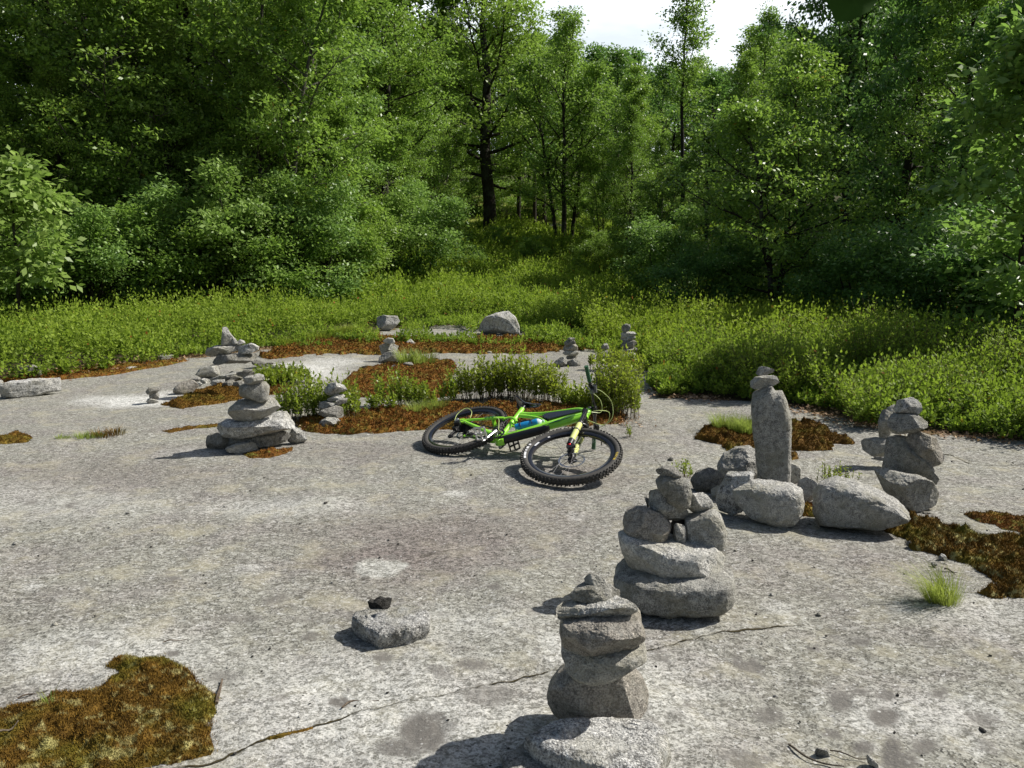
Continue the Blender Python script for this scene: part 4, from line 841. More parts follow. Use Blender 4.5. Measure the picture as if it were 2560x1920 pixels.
# grass tufts
GRASS = leaf_mat('grass_blade', (.10, .15, .03), (.34, .40, .10), .45, .5, .3)
def tuft(label, spots, h, n, seed, w_=.003, fall=.55, name='grass_tuft', cat='grass tuft', group='grass tufts on the rock', mat=None, dirx=0.):
    rs = np.random.RandomState(seed); Vs = []; Qs = []; vs = []; k = 0
    for u, v, r in spots:
        q = gp(u, v); m = n; a = rs.uniform(0, 6.283, m); rr = r*np.sqrt(rs.rand(m)); x = q[0]+rr*np.cos(a); y = q[1]+rr*np.sin(a)*.7
        B = np.stack([x, y, gz(x, y)], 1); out = np.stack([np.cos(a)*(.2+rr/r)+dirx, np.sin(a)*(.2+rr/r), 0*a], 1)*fall; hh = h*rs.uniform(.45, 1.1, m)
        s = np.stack([-np.sin(a), np.cos(a), 0*a], 1)*w_
        P1 = B+out*hh[:, None]*.35+np.stack([0*a, 0*a, hh*.6], 1); P2 = B+out*hh[:, None]*.95+rs.normal(size=B.shape)*.01+np.stack([0*a, 0*a, hh*(1-.35*fall*rs.rand(m))], 1)
        V = np.stack([B-s/2, B+s/2, P1+s*.4, P1-s*.4, P2+s*.08, P2-s*.08], 1).reshape(-1, 3); b = np.arange(m)[:, None]*6
        Vs.append(V); Qs.append(np.concatenate([b+[0, 1, 2, 3], b+[3, 2, 4, 5]])+k); vs.append(np.repeat(rs.rand(m), 6)); k += len(V)
    o = fast(name, np.concatenate(Vs), np.concatenate(Qs), mat or GRASS, attr={'v': np.concatenate(vs)}); tag(o, label, cat, group); return o
tuft('pale green grass tuft spilling over the moss left of the pillar', [(1805, 1078, .10), (1850, 1085, .10), (1870, 1092, .06)], .20, 420, 1, .0035)
tuft('grass tuft by itself on the rock at the lower right', [(2368, 1510, .06), (2340, 1505, .05)], .17, 260, 2, .0022, .8, dirx=-.5)
tuft('small green grass tuft on the rock far left', [(212, 1094, .10), (238, 1092, .1)], .05, 160, 3, .004)
tuft('tiny grass tuft left of the small green one', [(160, 1096, .07)], .035, 120, 4, .004)
tuft('bright grass tuft beside the low three-stone pile', [(1030, 912, .2), (1060, 914, .2), (1012, 916, .1)], .28, 180, 5, .008)
tuft('pale dry grass at the foot of the loose bush', [(1065, 1030, .14), (1040, 1035, .12), (1095, 1022, .12)], .14, 260, 6, .004)
tuft('bright green sprig of grass in the foreground moss', [(127, 1782, .012)], .10, 22, 7, .0035, .4)
tuft('brownish grass clump right of the small green tuft', [(262, 1092, .12), (290, 1086, .1)], .07, 150, 8, .004, mat=MOSSB)
# ------------------------------------------------------------ the shrub carpet
CLEAR = [(970, 838, 60, 22), (1245, 846, 75, 20), (1100, 838, 80, 16), (1040, 742, 42, 9), (1290, 694, 60, 6), (1420, 575, 80, 8), (870, 832, 70, 8)]
def cheight(x, y):
    P = np.stack([x, y, 0*x], 1)
    h = .33+.20*vnoise(P, .55, 3.)+.24*np.abs(vnoise(P, 1.1, 5.))**.7+.12*vnoise(P, 2.6, 6.)-.04
    return np.clip(h, .12, .8)
def carpet(label, n, x0, x1, y0, y1, seed, nl, L, poly=None, hs=1.0, keep=1.0, stemr=None, mat=None, name='shrub_carpet', ymask=None, taper=.5, hmax=9):
    rs = np.random.RandomState(seed); x = rs.uniform(x0, x1, n); y = rs.uniform(y0, y1, n); P2 = np.stack([x, y], 1); P3 = np.c_[P2, 0*x]
    Wp = P2+.15*np.stack([vnoise(P3, 2.1), vnoise(P3, 2.3, 9.)], 1)
    if poly is not None: ok = inpoly(Wp, poly)
    else: ok = ~inpoly(Wp, SLABP)
    d = seg_d(Wp, [tuple(p[:2]) for p in SLAB]) if poly is None else seg_d(Wp, poly+[poly[0]])
    ok &= d > .02
    uv = px(np.c_[P2, gz(x, y)])
    for (u, v, du, dv) in CLEAR: ok &= ((uv[:, 0]-u)/du)**2+((uv[:, 1]-v)/dv)**2 > 1
    ok &= (uv[:, 0] > -800) & (uv[:, 0] < 3000)
    if ymask is not None: ok &= ymask(uv, x, y)
    if keep < 1: ok &= (vnoise(P3, 1.8, 4.)*.5+.5 < keep+.15*rs.rand(n))
    x, y, d = x[ok], y[ok], d[ok]; P2 = np.stack([x, y], 1)
    cell = .42+.012*max(0, y0-6)+.01*L/.036                     # bushes: domes round jittered centres
    ci = np.floor(P2/cell).astype(np.int64); best = np.full(len(x), 9.); bc = np.zeros((len(x), 2)); br = np.zeros(len(x))
    for a_ in (-1, 0, 1):
        for b_ in (-1, 0, 1):
            i_, j_ = ci[:, 0]+a_, ci[:, 1]+b_; z_ = 0*i_; c = (np.stack([i_, j_], 1)+.5+.42*np.stack([_h(i_, j_, z_), _h(i_, j_, z_+7)], 1))*cell; rr = cell*(.72+.22*_h(i_, j_, z_+3))
            dd = np.hypot(x-c[:, 0], y-c[:, 1])/rr; m_ = dd < best; best = np.where(m_, dd, best); bc[m_] = c[m_]; br = np.where(m_, _h(i_, j_, z_+11), br)
    k = (best < 1.02) | (rs.rand(len(x)) < .10); x, y, d, best, bc, br = x[k], y[k], d[k], best[k], bc[k], br[k]
    H = cheight(x, y)*hs*(.4+.6*sstep(0, taper, d))*(.26+.94*np.sqrt(np.clip(1-best**2, 0, 1)))*(1+.34*br)*rs.uniform(.8, 1.08, len(x)); H = np.minimum(H, hmax)
    B = np.stack([x, y, gz(x, y)], 1); out = (np.stack([x, y], 1)-bc)/cell*1.1
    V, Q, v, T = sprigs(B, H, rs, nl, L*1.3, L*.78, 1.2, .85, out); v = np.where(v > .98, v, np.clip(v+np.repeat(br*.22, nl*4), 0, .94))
    mi = np.zeros(len(Q), np.int32)
    if stemr: SV, SQ = stems(B, T, H, stemr); Q = np.concatenate([Q, SQ+len(V)]); V = np.concatenate([V, SV]); v = np.r_[v, np.zeros(len(SV))]; mi = np.r_[mi, np.ones(len(SQ), np.int32)]
    o = fast(name, V, Q, [mat or LEAFH, STEM], attr={'v': v}, mi=mi); tag(o, label, 'shrubs', kind='stuff'); return len(x)
r_ = lambda uv, x, y: uv[:, 0] > 1480
l_ = lambda uv, x, y: (uv[:, 0] <= 1480)
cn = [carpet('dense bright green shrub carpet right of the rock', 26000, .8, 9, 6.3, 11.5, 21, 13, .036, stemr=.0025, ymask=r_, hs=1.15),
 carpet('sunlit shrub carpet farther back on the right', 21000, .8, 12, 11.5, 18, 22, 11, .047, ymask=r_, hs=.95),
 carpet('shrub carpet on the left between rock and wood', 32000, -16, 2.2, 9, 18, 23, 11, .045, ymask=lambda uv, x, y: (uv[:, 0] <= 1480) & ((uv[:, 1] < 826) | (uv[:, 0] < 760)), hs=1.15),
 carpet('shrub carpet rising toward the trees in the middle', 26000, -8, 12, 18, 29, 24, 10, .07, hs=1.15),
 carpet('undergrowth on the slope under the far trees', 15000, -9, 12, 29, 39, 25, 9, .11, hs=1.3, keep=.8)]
lowp = [tuple(p[:2]) for p in G([(700, 850), (850, 826), (1000, 812), (1250, 800), (1480, 820), (1610, 885), (1590, 892), (1450, 878), (1330, 866), (1250, 868), (1100, 864), (900, 868), (760, 872)])]
cn.append(carpet('sparse low shrubs and sedge between moss and carpet', 22000, -7, 3.5, 10, 18, 26, 9, .042, poly=lowp, hs=.5, keep=.66, name='low_shrubs', taper=.2))
GR2 = leaf_mat('sedge_blade', (.10, .15, .02), (.30, .36, .06), .4, .5, .3)
tuft('bright sedge fringe left of the white jagged boulder', [(720+i*22, 862-i*4.0, .35) for i in range(9)], .17, 260, 9, .010, .5, 'sedge', 'sedge', None, GR2)
# fallen leaves
LIT = leaf_mat('dead_leaf', (.10, .05, .025), (.42, .29, .18), .1, .7, .2)
def litter(label, spots, n, seed, L=.05):
    rs = np.random.RandomState(seed); P = []
    for (u0, v0, u1, v1, wd) in spots:
        a = gp(u0, v0)[:2]; b = gp(u1, v1)[:2]; t = rs.rand(n)[:, None]; P.append(a+(b-a)*t+rs.normal(size=(n, 2))*wd)
    P = np.concatenate(P); B = np.c_[P, gz(P[:, 0], P[:, 1])+rs.uniform(.004, .03, len(P))]; D = rs.normal(size=B.shape); D[:, 2] *= .25
    l = L*rs.uniform(.4, 1.2, len(B)); V, Q = leaves(B, D, l, l*.6, rs, 1.2); o = fast('fallen_leaves', V, Q, LIT, attr={'v': np.repeat(rs.rand(len(B))*.95, 4)}); tag(o, label, 'fallen leaves', kind='stuff')
litter('tan fallen leaves scattered along the left shrub edge', [(0, 940, 250, 925, .22), (200, 925, 470, 890, .25), (470, 890, 660, 868, .2)], 900, 31)
litter('brown fallen leaves under the right shrub edge', [(1640, 985, 1800, 1000, .1), (1950, 1015, 2150, 1062, .12), (2150, 1070, 2560, 1105, .1)], 420, 32, .045)
litter('dead leaves and stems under the small bushes', [(1150, 1005, 1400, 1012, .14), (1480, 1050, 1580, 1060, .1), (740, 1062, 880, 1060, .1)], 330, 33, .03)
# ------------------------------------------------------------ the bicycle
def rotv(rv):
    rv = np.asarray(rv, float); a = np.linalg.norm(rv); k = rv/a; K = np.array([[0, -k[2], k[1]], [k[2], 0, -k[0]], [-k[1], k[0], 0]])
    return np.eye(3)+math.sin(a)*K+(1-math.cos(a))*K@K
BT = np.array([-0.11359315, 5.94036783, 0.13861058]); BR = rotv([0.33097649, -0.1440051, -0.79358492]); ST = .13757729
_gl = gz1(.1, 5.8)
HA = math.radians(66); AX = np.array([-math.cos(HA), math.sin(HA), 0]); HT = np.array([.45, .61, 0]); HB = HT-AX*.11
FA = HB-AX*.55+np.array([math.sin(HA), math.cos(HA), 0])*.045; RA = np.array([-.437, .03, 0]); SR = rotv(AX*ST)
steer = lambda V: (V-HT)@SR.T+HT
bike = bpy.data.objects.new('bicycle', None); COL.objects.link(bike); bike.empty_display_size = .2
bike.matrix_world = Matrix.Translation(BT+[0, 0, _gl]) @ Matrix(BR.tolist()).to_4x4()
tag(bike, 'lime green full-suspension mountain bicycle lying on its side on the rock', 'bicycle')
GREEN = plain('lime_paint', (.27, .66, .035), .33, 0, .5, .4, scale=14, var=.16); BLACK = plain('black_plastic', (.012, .012, .013), .38); GLOSS = plain('gloss_black', (.010, .010, .012), .15, 0, .5, .5)
RUB = plain('tyre_rubber', (.045, .042, .037), .8, bump=.3, scale=30, var=.5); ALU = plain('aluminium', (.55, .55, .56), .3, .9); DARKM = plain('dark_metal', (.06, .06, .065), .35, .8)
YEL = plain('pale_yellow_paint', (.62, .66, .22), .3, 0, .5, .3, var=.15); REDM = plain('red_anodised', (.55, .02, .03), .25, .6); DGR = plain('dark_green_rubber', (.02, .09, .035), .6); WHITE = plain('white_print', (.7, .7, .7), .5)
YTX = plain('yellow_print', (.75, .55, .06), .5); HOSE = plain('pale_green_hose', (.52, .62, .22), .4); DSTR = plain('dark_green_decal', (.015, .16, .03), .3, 0, .5, .6); BOTB = plain('blue_bottle_plastic', (.01, .22, .48), .3, 0, .5, .2); STEEL = plain('spoke_steel', (.06, .06, .065), .5, .5)
def pt(name, b, mat, par=bike, st=False, xf=None, bevel=0, smooth=True):
    return b.build(name, mat, par, smooth, (steer if st else None) if xf is None else xf, bevel)
def wheel(c, st, front):
    e = bpy.data.objects.new('wheel', None); COL.objects.link(e); e.parent = bike; e.empty_display_size = .1
    xf = (lambda V: steer(V+c)) if st else (lambda V: V+c)
    b = MB(); rs = np.random.RandomState(5 if front else 6); a = np.linspace(0, 2*np.pi, 20, endpoint=False)
    b.lathe([(.3405+.0275*math.cos(t), .0295*math.sin(t)) for t in a], 96, closed=True)
    n = 76
    for i in range(n):
        th = 2*np.pi*i/n; 
        for k, (zz, r, sx, sz) in enumerate(((.0245, .362, .013, .009), (-.0245, .362, .013, .009), (.008, .3705, .012, .009), (-.008, .3705, .012, .009), (.017, .3665, .011, .007), (-.017, .3665, .011, .007))):
            if k > 3 and i % 2: continue
            t2 = th+(np.pi/n if k in (2, 3) else 0)+(np.pi/n if k > 3 else 0); til = zz/.03*.8
            R1 = np.array([[math.cos(t2), -math.sin(t2), 0], [math.sin(t2), math.cos(t2), 0], [0, 0, 1]]); R2 = np.array([[math.cos(til), 0, -math.sin(til)], [0, 1, 0], [math.sin(til), 0, math.cos(til)]])
            b.box((r*math.cos(t2), r*math.sin(t2), zz), (.011, sx, sz), R1@R2)
    pt('tyre', b, RUB, e, xf=xf)
    b = MB(); b.lathe([(.288, -.012), (.296, -.0165), (.3165, -.0175), (.3165, -.013), (.310, -.012), (.310, .012), (.3165, .013), (.3165, .0175), (.296, .0165), (.288, .012), (.285, 0)], 96, closed=True); pt('rim', b, GLOSS, e, xf=xf)
    b = MB(); b.lathe([(.0001, .055), (.011, .055), (.011, .036), (.027, .034), (.027, .030), (.015, .026), (.014, -.026), (.029, -.030), (.029, -.034), (.012, -.038), (.011, -.055), (.0001, -.055)], 24); pt('hub', b, BLACK, e, xf=xf)
    b = MB()
    for i in range(32):
        th = 2*np.pi*i/32; s = 1 if i % 2 else -1; ph = th+(1 if (i//2) % 2 else -1)*1.25
        b.tube([(.027*math.cos(ph), .027*math.sin(ph), s*.031), (.289*math.cos(th), .289*math.sin(th), s*.002)], .0011, 4, cap=False)
    pt('spokes', b, STEEL, e, xf=xf)
    b = MB(); R0 = .1 if front else .09
    b.lathe([(R0, -.0425), (R0, -.0445), (R0-.014, -.0445), (R0-.014, -.0425)], 48, closed=True)
    for i in range(6):
        th = i*1.0472; b.tube([(.02*math.cos(th), .02*math.sin(th), -.0435), ((R0-.01)*math.cos(th+.35), (R0-.01)*math.sin(th+.35), -.0435)], .003, 5)
    pt('brake_rotor', b, ALU, e, xf=xf)
    if not front:
        b = MB(); z = .018
        for i in range(9): r = .088-.0068*i; b.lathe([(r, z), (r, z+.002), (r-.012, z+.002), (r-.012, z)], 36, closed=True); z += .0039
        b.lathe([(.02, .02), (.018, .056), (.001, .057)], 16); pt('cassette', b, DARKM, e, xf=xf)
    # white and yellow sidewall prints
    def arc(name, a0, a1, r0, r1, z, mat):
        b = MB(); t = np.radians(np.linspace(a0, a1, 10)); V = np.concatenate([np.stack([r0*np.cos(t), r0*np.sin(t), 0*t+z[0]], 1), np.stack([r1*np.cos(t), r1*np.sin(t), 0*t+z[1]], 1)])
        b.add(V, [(i, i+1, 11+i, 10+i) for i in range(9)]); pt(name, b, mat, e, xf=xf)
    return e, xf, arc
ft, ftx, farc = wheel(FA, True, True); rt, rtx, rarc = wheel(RA, False, False)
# lettering on the front tyre: yellow capitals and worn white bars
def sidewall_text(txt, a_mid, size, r, mat, name, flip=False):
    cu = bpy.data.curves.new('t', 'FONT'); cu.body = txt; cu.size = size; cu.align_x = 'CENTER'; cu.extrude = 0; cu.space_character = 1.25; cu.offset = .0004
    to = bpy.data.objects.new('t', cu); COL.objects.link(to); dg = bpy.context.evaluated_depsgraph_get(); dg.update()
    me = bpy.data.meshes.new_from_object(to.evaluated_get(dg)); bpy.data.objects.remove(to)
    V = np.array([v.co[:] for v in me.vertices]); F = [tuple(p.vertices) for p in me.polygons]
    a = a_mid+(V[:, 0]/r if flip else -V[:, 0]/r); y = V[:, 1]-size*.35; rr = r+(-y if flip else y)
    ph = np.clip((rr-.3405)/.0275, -.95, .95); z = .0302*np.sqrt(1-ph**2)+.0006
    W = np.stack([rr*np.cos(a), rr*np.sin(a), z], 1); b = MB(); b.add(W, F); bpy.data.meshes.remove(me)
    o = b.build(name, mat, ft, False, ftx); return o
def ang_of(u, v):   # angle on the front wheel plane of a photo pixel
    d = ray(u, v); o = np.array([0, 0, CH]); o2 = (o-BT)@BR; d2 = d@BR; o2 = (o2-HT)@SR+HT; d2 = d2@SR; t = (.03-o2[2])/d2[2]; q = o2+t*d2-FA; return math.atan2(q[1], q[0]), math.hypot(q[0], q[1])
a1 = ang_of(1533, 1132); a2 = ang_of(1524, 1160)
sidewall_text('MAXXIS', ang_of(1531, 1145)[0], .024, .338, YTX, 'tyre_lettering', True)
b_ = ang_of(1322, 1140)[0]
for da, wa in ((-.12, .10), (.02, .14), (.16, .05), (.27, .09), (.40, .06)):
    farc('tyre_mark', math.degrees(b_-da-wa/2), math.degrees(b_-da+wa/2), .329, .345, (.0292, .0306), WHITE)
farc('rim_mark', math.degrees(b_-.62), math.degrees(b_-.44), .297, .312, (.0178, .0182), WHITE); farc('rim_mark', math.degrees(b_-.98), math.degrees(b_-.92), .297, .312, (.0178, .0182), WHITE)
# frame
def ell(pts, ra, rb, n=12, k=18):
    P = spline([(x, y, z) for x, y, z in pts], k); t = np.linspace(0, 1, k); s = np.linspace(0, 1, len(ra)); return P, np.interp(t, s, ra), np.interp(t, s, rb)
def etube(b, pts, ra, rb, n=14, k=18):
    """elliptical tube in the bike plane: ra in the plane, rb across it"""
    P, A, B_ = ell(pts, ra, rb, n, k); T = np.gradient(P, axis=0); T /= np.linalg.norm(T, axis=1)[:, None]; N = np.cross([0, 0, 1.], T); N /= np.linalg.norm(N, axis=1)[:, None]; Z = np.cross(T, N)
    a = np.linspace(0, 2*np.pi, n, endpoint=False); V = (P[:, None]+np.cos(a)[None, :, None]*N[:, None]*A[:, None, None]+np.sin(a)[None, :, None]*Z[:, None]*B_[:, None, None]).reshape(-1, 3)
    F = [(i*n+j, i*n+(j+1) % n, (i+1)*n+(j+1) % n, (i+1)*n+j) for i in range(k-1) for j in range(n)]+[tuple(range(n))[::-1], tuple((k-1)*n+j for j in range(n))]
    b.add(V, F); return b
b = MB()
etube(b, [(.015, .02, 0), (.11, .115, 0), (.25, .285, 0), (.37, .425, 0), (.465, .545, 0)], [.032, .036, .044, .052, .045], [.030, .030, .032, .034, .028])
etube(b, [(.005, .03, 0), (-.04, .14, 0), (-.095, .275, 0), (-.15, .42, 0), (-.172, .475, 0)], [.024, .021, .021, .023, .022], [.026, .021, .020, .020, .020])
etube(b, [(-.12, .40, 0), (-.02, .425, 0), (.11, .475, 0), (.24, .55, 0), (.35, .61, 0), (.45, .60, 0)], [.030, .020, .015, .015, .020, .026], [.016, .016, .017, .018, .020, .022])
etube(b, [(-.11, .375, 0), (.0, .385, 0), (.12, .385, 0), (.235, .345, 0)], [.024, .018, .014, .014], [.014, .014, .014, .014])
etube(b, [tuple(HT+AX*.008), tuple((HT+HB)/2), tuple(HB-AX*.005)], [.031, .027, .032], [.029, .025, .030], 18, 9)
b.lathe([(.024, -.046), (.030, -.044), (.030, .044), (.024, .046)], 24); b.lathe([(.024, .046), (.0001, .046)], 24); b.lathe([(.024, -.046), (.0001, -.046)], 24)
b.plate([(-.05, .02), (.0, -.035), (.05, -.05), (.085, -.02), (.06, .03), (.0, .03)], -.026, .026)
pt('frame', b, GREEN, smooth=True)
b = MB(); b.plate([(.125, .405), (.135, .452), (.20, .498), (.30, .553), (.385, .583), (.41, .575), (.37, .525), (.29, .44), (.235, .385), (.19, .38)], -.020, .022); pt('frame_panel', b, GLOSS, bevel=.004)
b = MB(); etube(b, [(.035, -.018, 0), (.10, .052, 0), (.19, .15, 0), (.285, .255, 0), (.31, .29, 0)], [.026, .033, .030, .026, .008], [.034, .036, .037, .035, .02]); pt('downtube_guard', b, BLACK)
for t0 in (0, 1, 2):
    b = MB(); x0, y0 = .27+t0*.035, .285+t0*.042; V = [(x0, y0-.03, .0345), (x0+.018, y0-.012, .0345), (x0+.075, y0+.085, .0345), (x0+.062, y0+.072, .0345)]
    V += [(a_, b_2, c-.003) for a_, b_2, c in V]; b.add(V, [(0, 1, 2, 3), (4, 5, 6, 7), (0, 1, 5, 4), (1, 2, 6, 5), (2, 3, 7, 6), (3, 0, 4, 7)]); pt('decal', b, DSTR)
# rear triangle
b = MB()
for s in (1, -1):
    etube(b, [(-.465, .045, s*.072), (-.38, .035, s*.066), (-.24, .02, s*.058), (-.12, .01, s*.046), (-.055, .01, s*.036)], [.014, .016, .017, .022, .024], [.011, .012, .011, .011, .012])
    etube(b, [(-.465, .045, s*.072), (-.38, .088, s*.070), (-.286, .135, s*.066), (-.20, .19, s*.06), (-.145, .232, s*.048)], [.015, .013, .013, .015, .014], [.010, .010, .010, .010, .010])
    b.plate([(-.49, .03), (-.465, .005), (-.42, .02), (-.415, .06), (-.46, .075), (-.488, .06)], s*.072-.006, s*.072+.006)
b.box((-.10, .012, 0), (.035, .04, .07)); b.box((-.215, .178, 0), (.02, .026, .11))
pt('swingarm', b, GREEN, bevel=.0)
b = MB()
for s in (1, -1): etube(b, [(-.15, .228, s*.040), (-.105, .262, s*.042), (-.05, .262, s*.040), (.0, .235, s*.034)], [.017, .013, .012, .016], [.008, .008, .008, .008])
b.tube([(-.145, .228, -.05), (-.145, .228, .056)], .010, 10); b.tube([(-.05, .262, -.045), (-.05, .262, .045)], .009, 10); pt('suspension_link', b, GREEN)
b = MB(); b.tube([(.0, .235, 0), (.09, .285, 0), (.15, .318, 0)], [.018, .024, .022], 14); b.tube([(.10, .29, 0), (.215, .35, 0)], .012, 12); b.tube([(.03, .262, .028), (.10, .30, .028)], .009, 10); pt('rear_shock', b, GLOSS)
b = MB()
for k in range(3): b.box((-.26+k*.025, .150+k*.015, .078), (.012, .03, .002), rotv([0, 0, -.4]))
pt('decal', b, DSTR)
# saddle and post
b = MB(); b.tube([(-.155, .43, 0), (-.185, .505, 0), (-.198, .535, 0)], [.0165, .0165, .0165], 14); b.box((-.2, .543, 0), (.045, .02, .05)); pt('seat_post', b, BLACK)
b = MB(); nu, nv = 19, 11; V = []
for sg in (1, -1):
    for i in range(nu):
        u = i/(nu-1); x = -.335+.275*u; wdt = .071*(1-sstep(.12, .62, u)*.72)*math.sqrt(min(1, (1-u)*14+.02))*math.sqrt(min(1, u*10+.35)); cy = .585+.012*math.cos(u*6.0)+.006*u
        for j in range(nv):
            q = -1+2*j/(nv-1); V.append((x+.01*math.cos(q*1.5)*(u > .5), cy-(.030*q**2+.006)*(1-u*.3)*(1 if sg > 0 else 1.15)-(0 if sg > 0 else .014*(1-q*q)+.004), q*wdt))
F = []
for s in (0, 1):
    o_ = s*nu*nv
    for i in range(nu-1):
        for j in range(nv-1): F.append((o_+i*nv+j, o_+i*nv+j+1, o_+(i+1)*nv+j+1, o_+(i+1)*nv+j))
E = nu*nv
for i in range(nu-1): F += [(i*nv, (i+1)*nv, E+(i+1)*nv, E+i*nv), (i*nv+nv-1, (i+1)*nv+nv-1, E+(i+1)*nv+nv-1, E+i*nv+nv-1)]
for j in range(nv-1): F += [(j, j+1, E+j+1, E+j), (E-nv+j, E-nv+j+1, 2*E-nv+j+1, 2*E-nv+j)]
b.add(V, F); sad = pt('saddle', b, GLOSS)
b = MB()
for s in (1, -1): b.tube(spline([(-.30, .560, s*.03), (-.26, .548, s*.022), (-.17, .550, s*.022), (-.09, .572, s*.006)], 12), .0036, 6)
pt('saddle_rails', b, ALU, sad)
# fork
b = MB(); lo = FA+np.array([0, 0, 0])
A0 = HB-AX*.012; off = np.array([math.sin(HA), math.cos(HA), 0])*.045
for s in (1, -1): b.tube([A0+[0, 0, s*.064]+off*.35+AX*.02, A0+[0, 0, s*.064]+off*.55-AX*.25], .0178, 18)
b.tube([HB+[0, 0, 0], HB-AX*.03], [.024, .022], 14)
pt('fork_stanchions', b, plain('stanchion_black', (.012, .012, .014), .08, .3, .6, .6), st=True)
b = MB(); etube(b, [tuple(A0+off*.35+[0, 0, -.085]), tuple(A0+off*.1+[0, 0, -.04]), tuple(A0+[0, 0, 0]), tuple(A0+off*.1+[0, 0, .04]), tuple(A0+off*.35+[0, 0, .085])], [.02]*5, [.02]*5) if False else b.tube(spline([A0+off*.35+[0, 0, -.084], A0+off*.1+AX*.006+[0, 0, -.04], A0+AX*.008, A0+off*.1+AX*.006+[0, 0, .04], A0+off*.35+[0, 0, .084]], 16), .0215, 12); pt('fork_crown', b, GLOSS, st=True)
b = MB(); FM = [YEL, BLACK]
for s in (1, -1):
    q0 = A0+[0, 0, s*.064]+off*.5-AX*.175; q1 = A0+[0, 0, s*.064]+off*.62-AX*.50
    for k, (t0, t1, r0, r1, m) in enumerate(((0, .08, .0245, .0245, 1), (.08, .34, .0235, .0235, 0), (.34, .40, .0236, .0236, 1), (.40, .80, .0235, .023, 0), (.80, 1, .024, .0225, 1))):
        b.tube([q0+(q1-q0)*t0, q0+(q1-q0)*t1], [r0, r1], 18, m=m)
    b.box(FA+[0, 0, s*.062]+AX*.015, (.035, .06, .018), rotv([0, 0, -.42]), m=1)
b.tube(spline([A0+off*.5-AX*.19+[0, 0, -.064], A0+off*1.25-AX*.165+[0, 0, -.04], A0+off*1.5-AX*.155, A0+off*1.25-AX*.165+[0, 0, .04], A0+off*.5-AX*.19+[0, 0, .064]], 18), .013, 10, m=1)
b.tube([FA+[0, 0, -.075], FA+[0, 0, .074]], .0095, 12, m=1)
pt('fork_lowers', b, FM, st=True)
b = MB(); q1 = A0+[0, 0, .064]+off*.62-AX*.50; b.tube([q1, q1-AX*.008, q1-AX*.016], [.015, .015, .011], 16); pt('rebound_knob', b, REDM, st=True)
b = MB(); b.box(FA+AX*.10+[-.04, 0, -.05], (.04, .075, .035), rotv([0, 0, .5])); b.tube([FA+AX*.10+[-.04, .02, -.035], FA+AX*.10+[-.04, .02, -.07]], .014, 10); pt('brake_caliper', b, BLACK, st=True)
# cockpit
TB = HT+AX*.035; ST0 = TB+off*1.0
b = MB(); b.tube([HT, HT+AX*.055], .0175, 14); b.tube([TB, TB+off*.55, ST0], [.019, .017, .021], 12); b.tube([ST0+[0, 0, -.027], ST0+[0, 0, .027]], .0235, 14); pt('stem', b, BLACK, st=True)
def bar(z):
    s = 1 if z > 0 else -1; a = abs(z); r = sstep(.05, .16, a); return ST0+AX*(.018*r)-off*(.9*max(0, a-.05)/.33)+[0, 0, z]
b = MB(); b.tube([bar(z) for z in np.linspace(-.372, .372, 31)], [.0159 if abs(z) < .07 else .0112 for z in np.linspace(-.372, .372, 31)], 12); hb = pt('handlebar', b, GLOSS, st=True)
for s in (1, -1):
    b = MB(); zs = np.linspace(.245, .375, 17); b.tube([bar(s*z) for z in zs], [.0155+.0012*(i % 2) for i in range(17)], 14); b.tube([bar(s*.375), bar(s*.380)], .0175, 14); pt('grip', b, DGR, st=True)
    b = MB(); c = bar(s*.215); fw = off/np.linalg.norm(off); b.tube([c+[0, 0, -s*.008], c+[0, 0, s*.008]], .017, 12); b.tube(spline([c+fw*.025, c+fw*.05-AX*.01+[0, 0, s*.01], c+fw*.062-AX*.02+[0, 0, s*.06], c+fw*.055-AX*.02+[0, 0, s*.115]], 12), [.008]*3+[.0045]*9, 8)
    b.box(c+fw*.03-AX*.004+[0, 0, -s*.035], (.022, .022, .06), rotv([0, 0, HA-1.57])); pt('brake_lever', b, BLACK, st=True)
b = MB(); c = bar(.17); b.box(c+off/.045*.012-AX*.02, (.03, .03, .035)); b.tube(spline([c-AX*.03, c-AX*.045+[0, 0, .03], c-AX*.04-off*.6+[0, 0, .055]], 8), .005, 6); b.box(c-AX*.015+off*.8+[0, 0, .02], (.028, .012, .06)); pt('shifter', b, plain('shifter_grey', (.16, .165, .17), .4, .3), st=True)
b = MB(); q = ST0
b.tube(spline([bar(.19)+off*.3, q+off*1.6+AX*.03+[0, 0, .15], q+off*3.0+AX*.05+[0, 0, .05], q+off*3.2+AX*.0+[0, 0, -.06], q+off*1.8-AX*.06+[0, 0, -.10], HB+AX*.03+off*.4+[0, 0, -.035]], 40), .0027, 6)
b.tube(spline([bar(-.19)+off*.3, q+off*2.0+AX*.03+[0, 0, -.13], q+off*2.6+AX*.02+[0, 0, -.03], q+off*1.4-AX*.06+[0, 0, .03], HB+AX*.04+off*.4+[0, 0, .03]], 30), .0027, 6)
b.tube(spline([bar(.15), bar(.08)+off*1.3+AX*.01, ST0+off*1.4-AX*.03, HB+off*.8+AX*.05+[0, 0, .03]], 20), .0024, 6)
pt('brake_hose', b, HOSE, st=True)
b = MB(); b.tube(spline([(-.20, .185, .075), (-.12, .16, .082), (-.05, .09, .075), (.0, .04, .058), (.06, .07, .04), (.12, .13, .038)], 24), .0026, 6); b.tube(spline([(-.40, .092, .082), (-.45, .16, .10), (-.50, .15, .13), (-.515, .06, .12), (-.485, -.01, .10)], 24), .0026, 6); pt('shift_cable', b, HOSE)
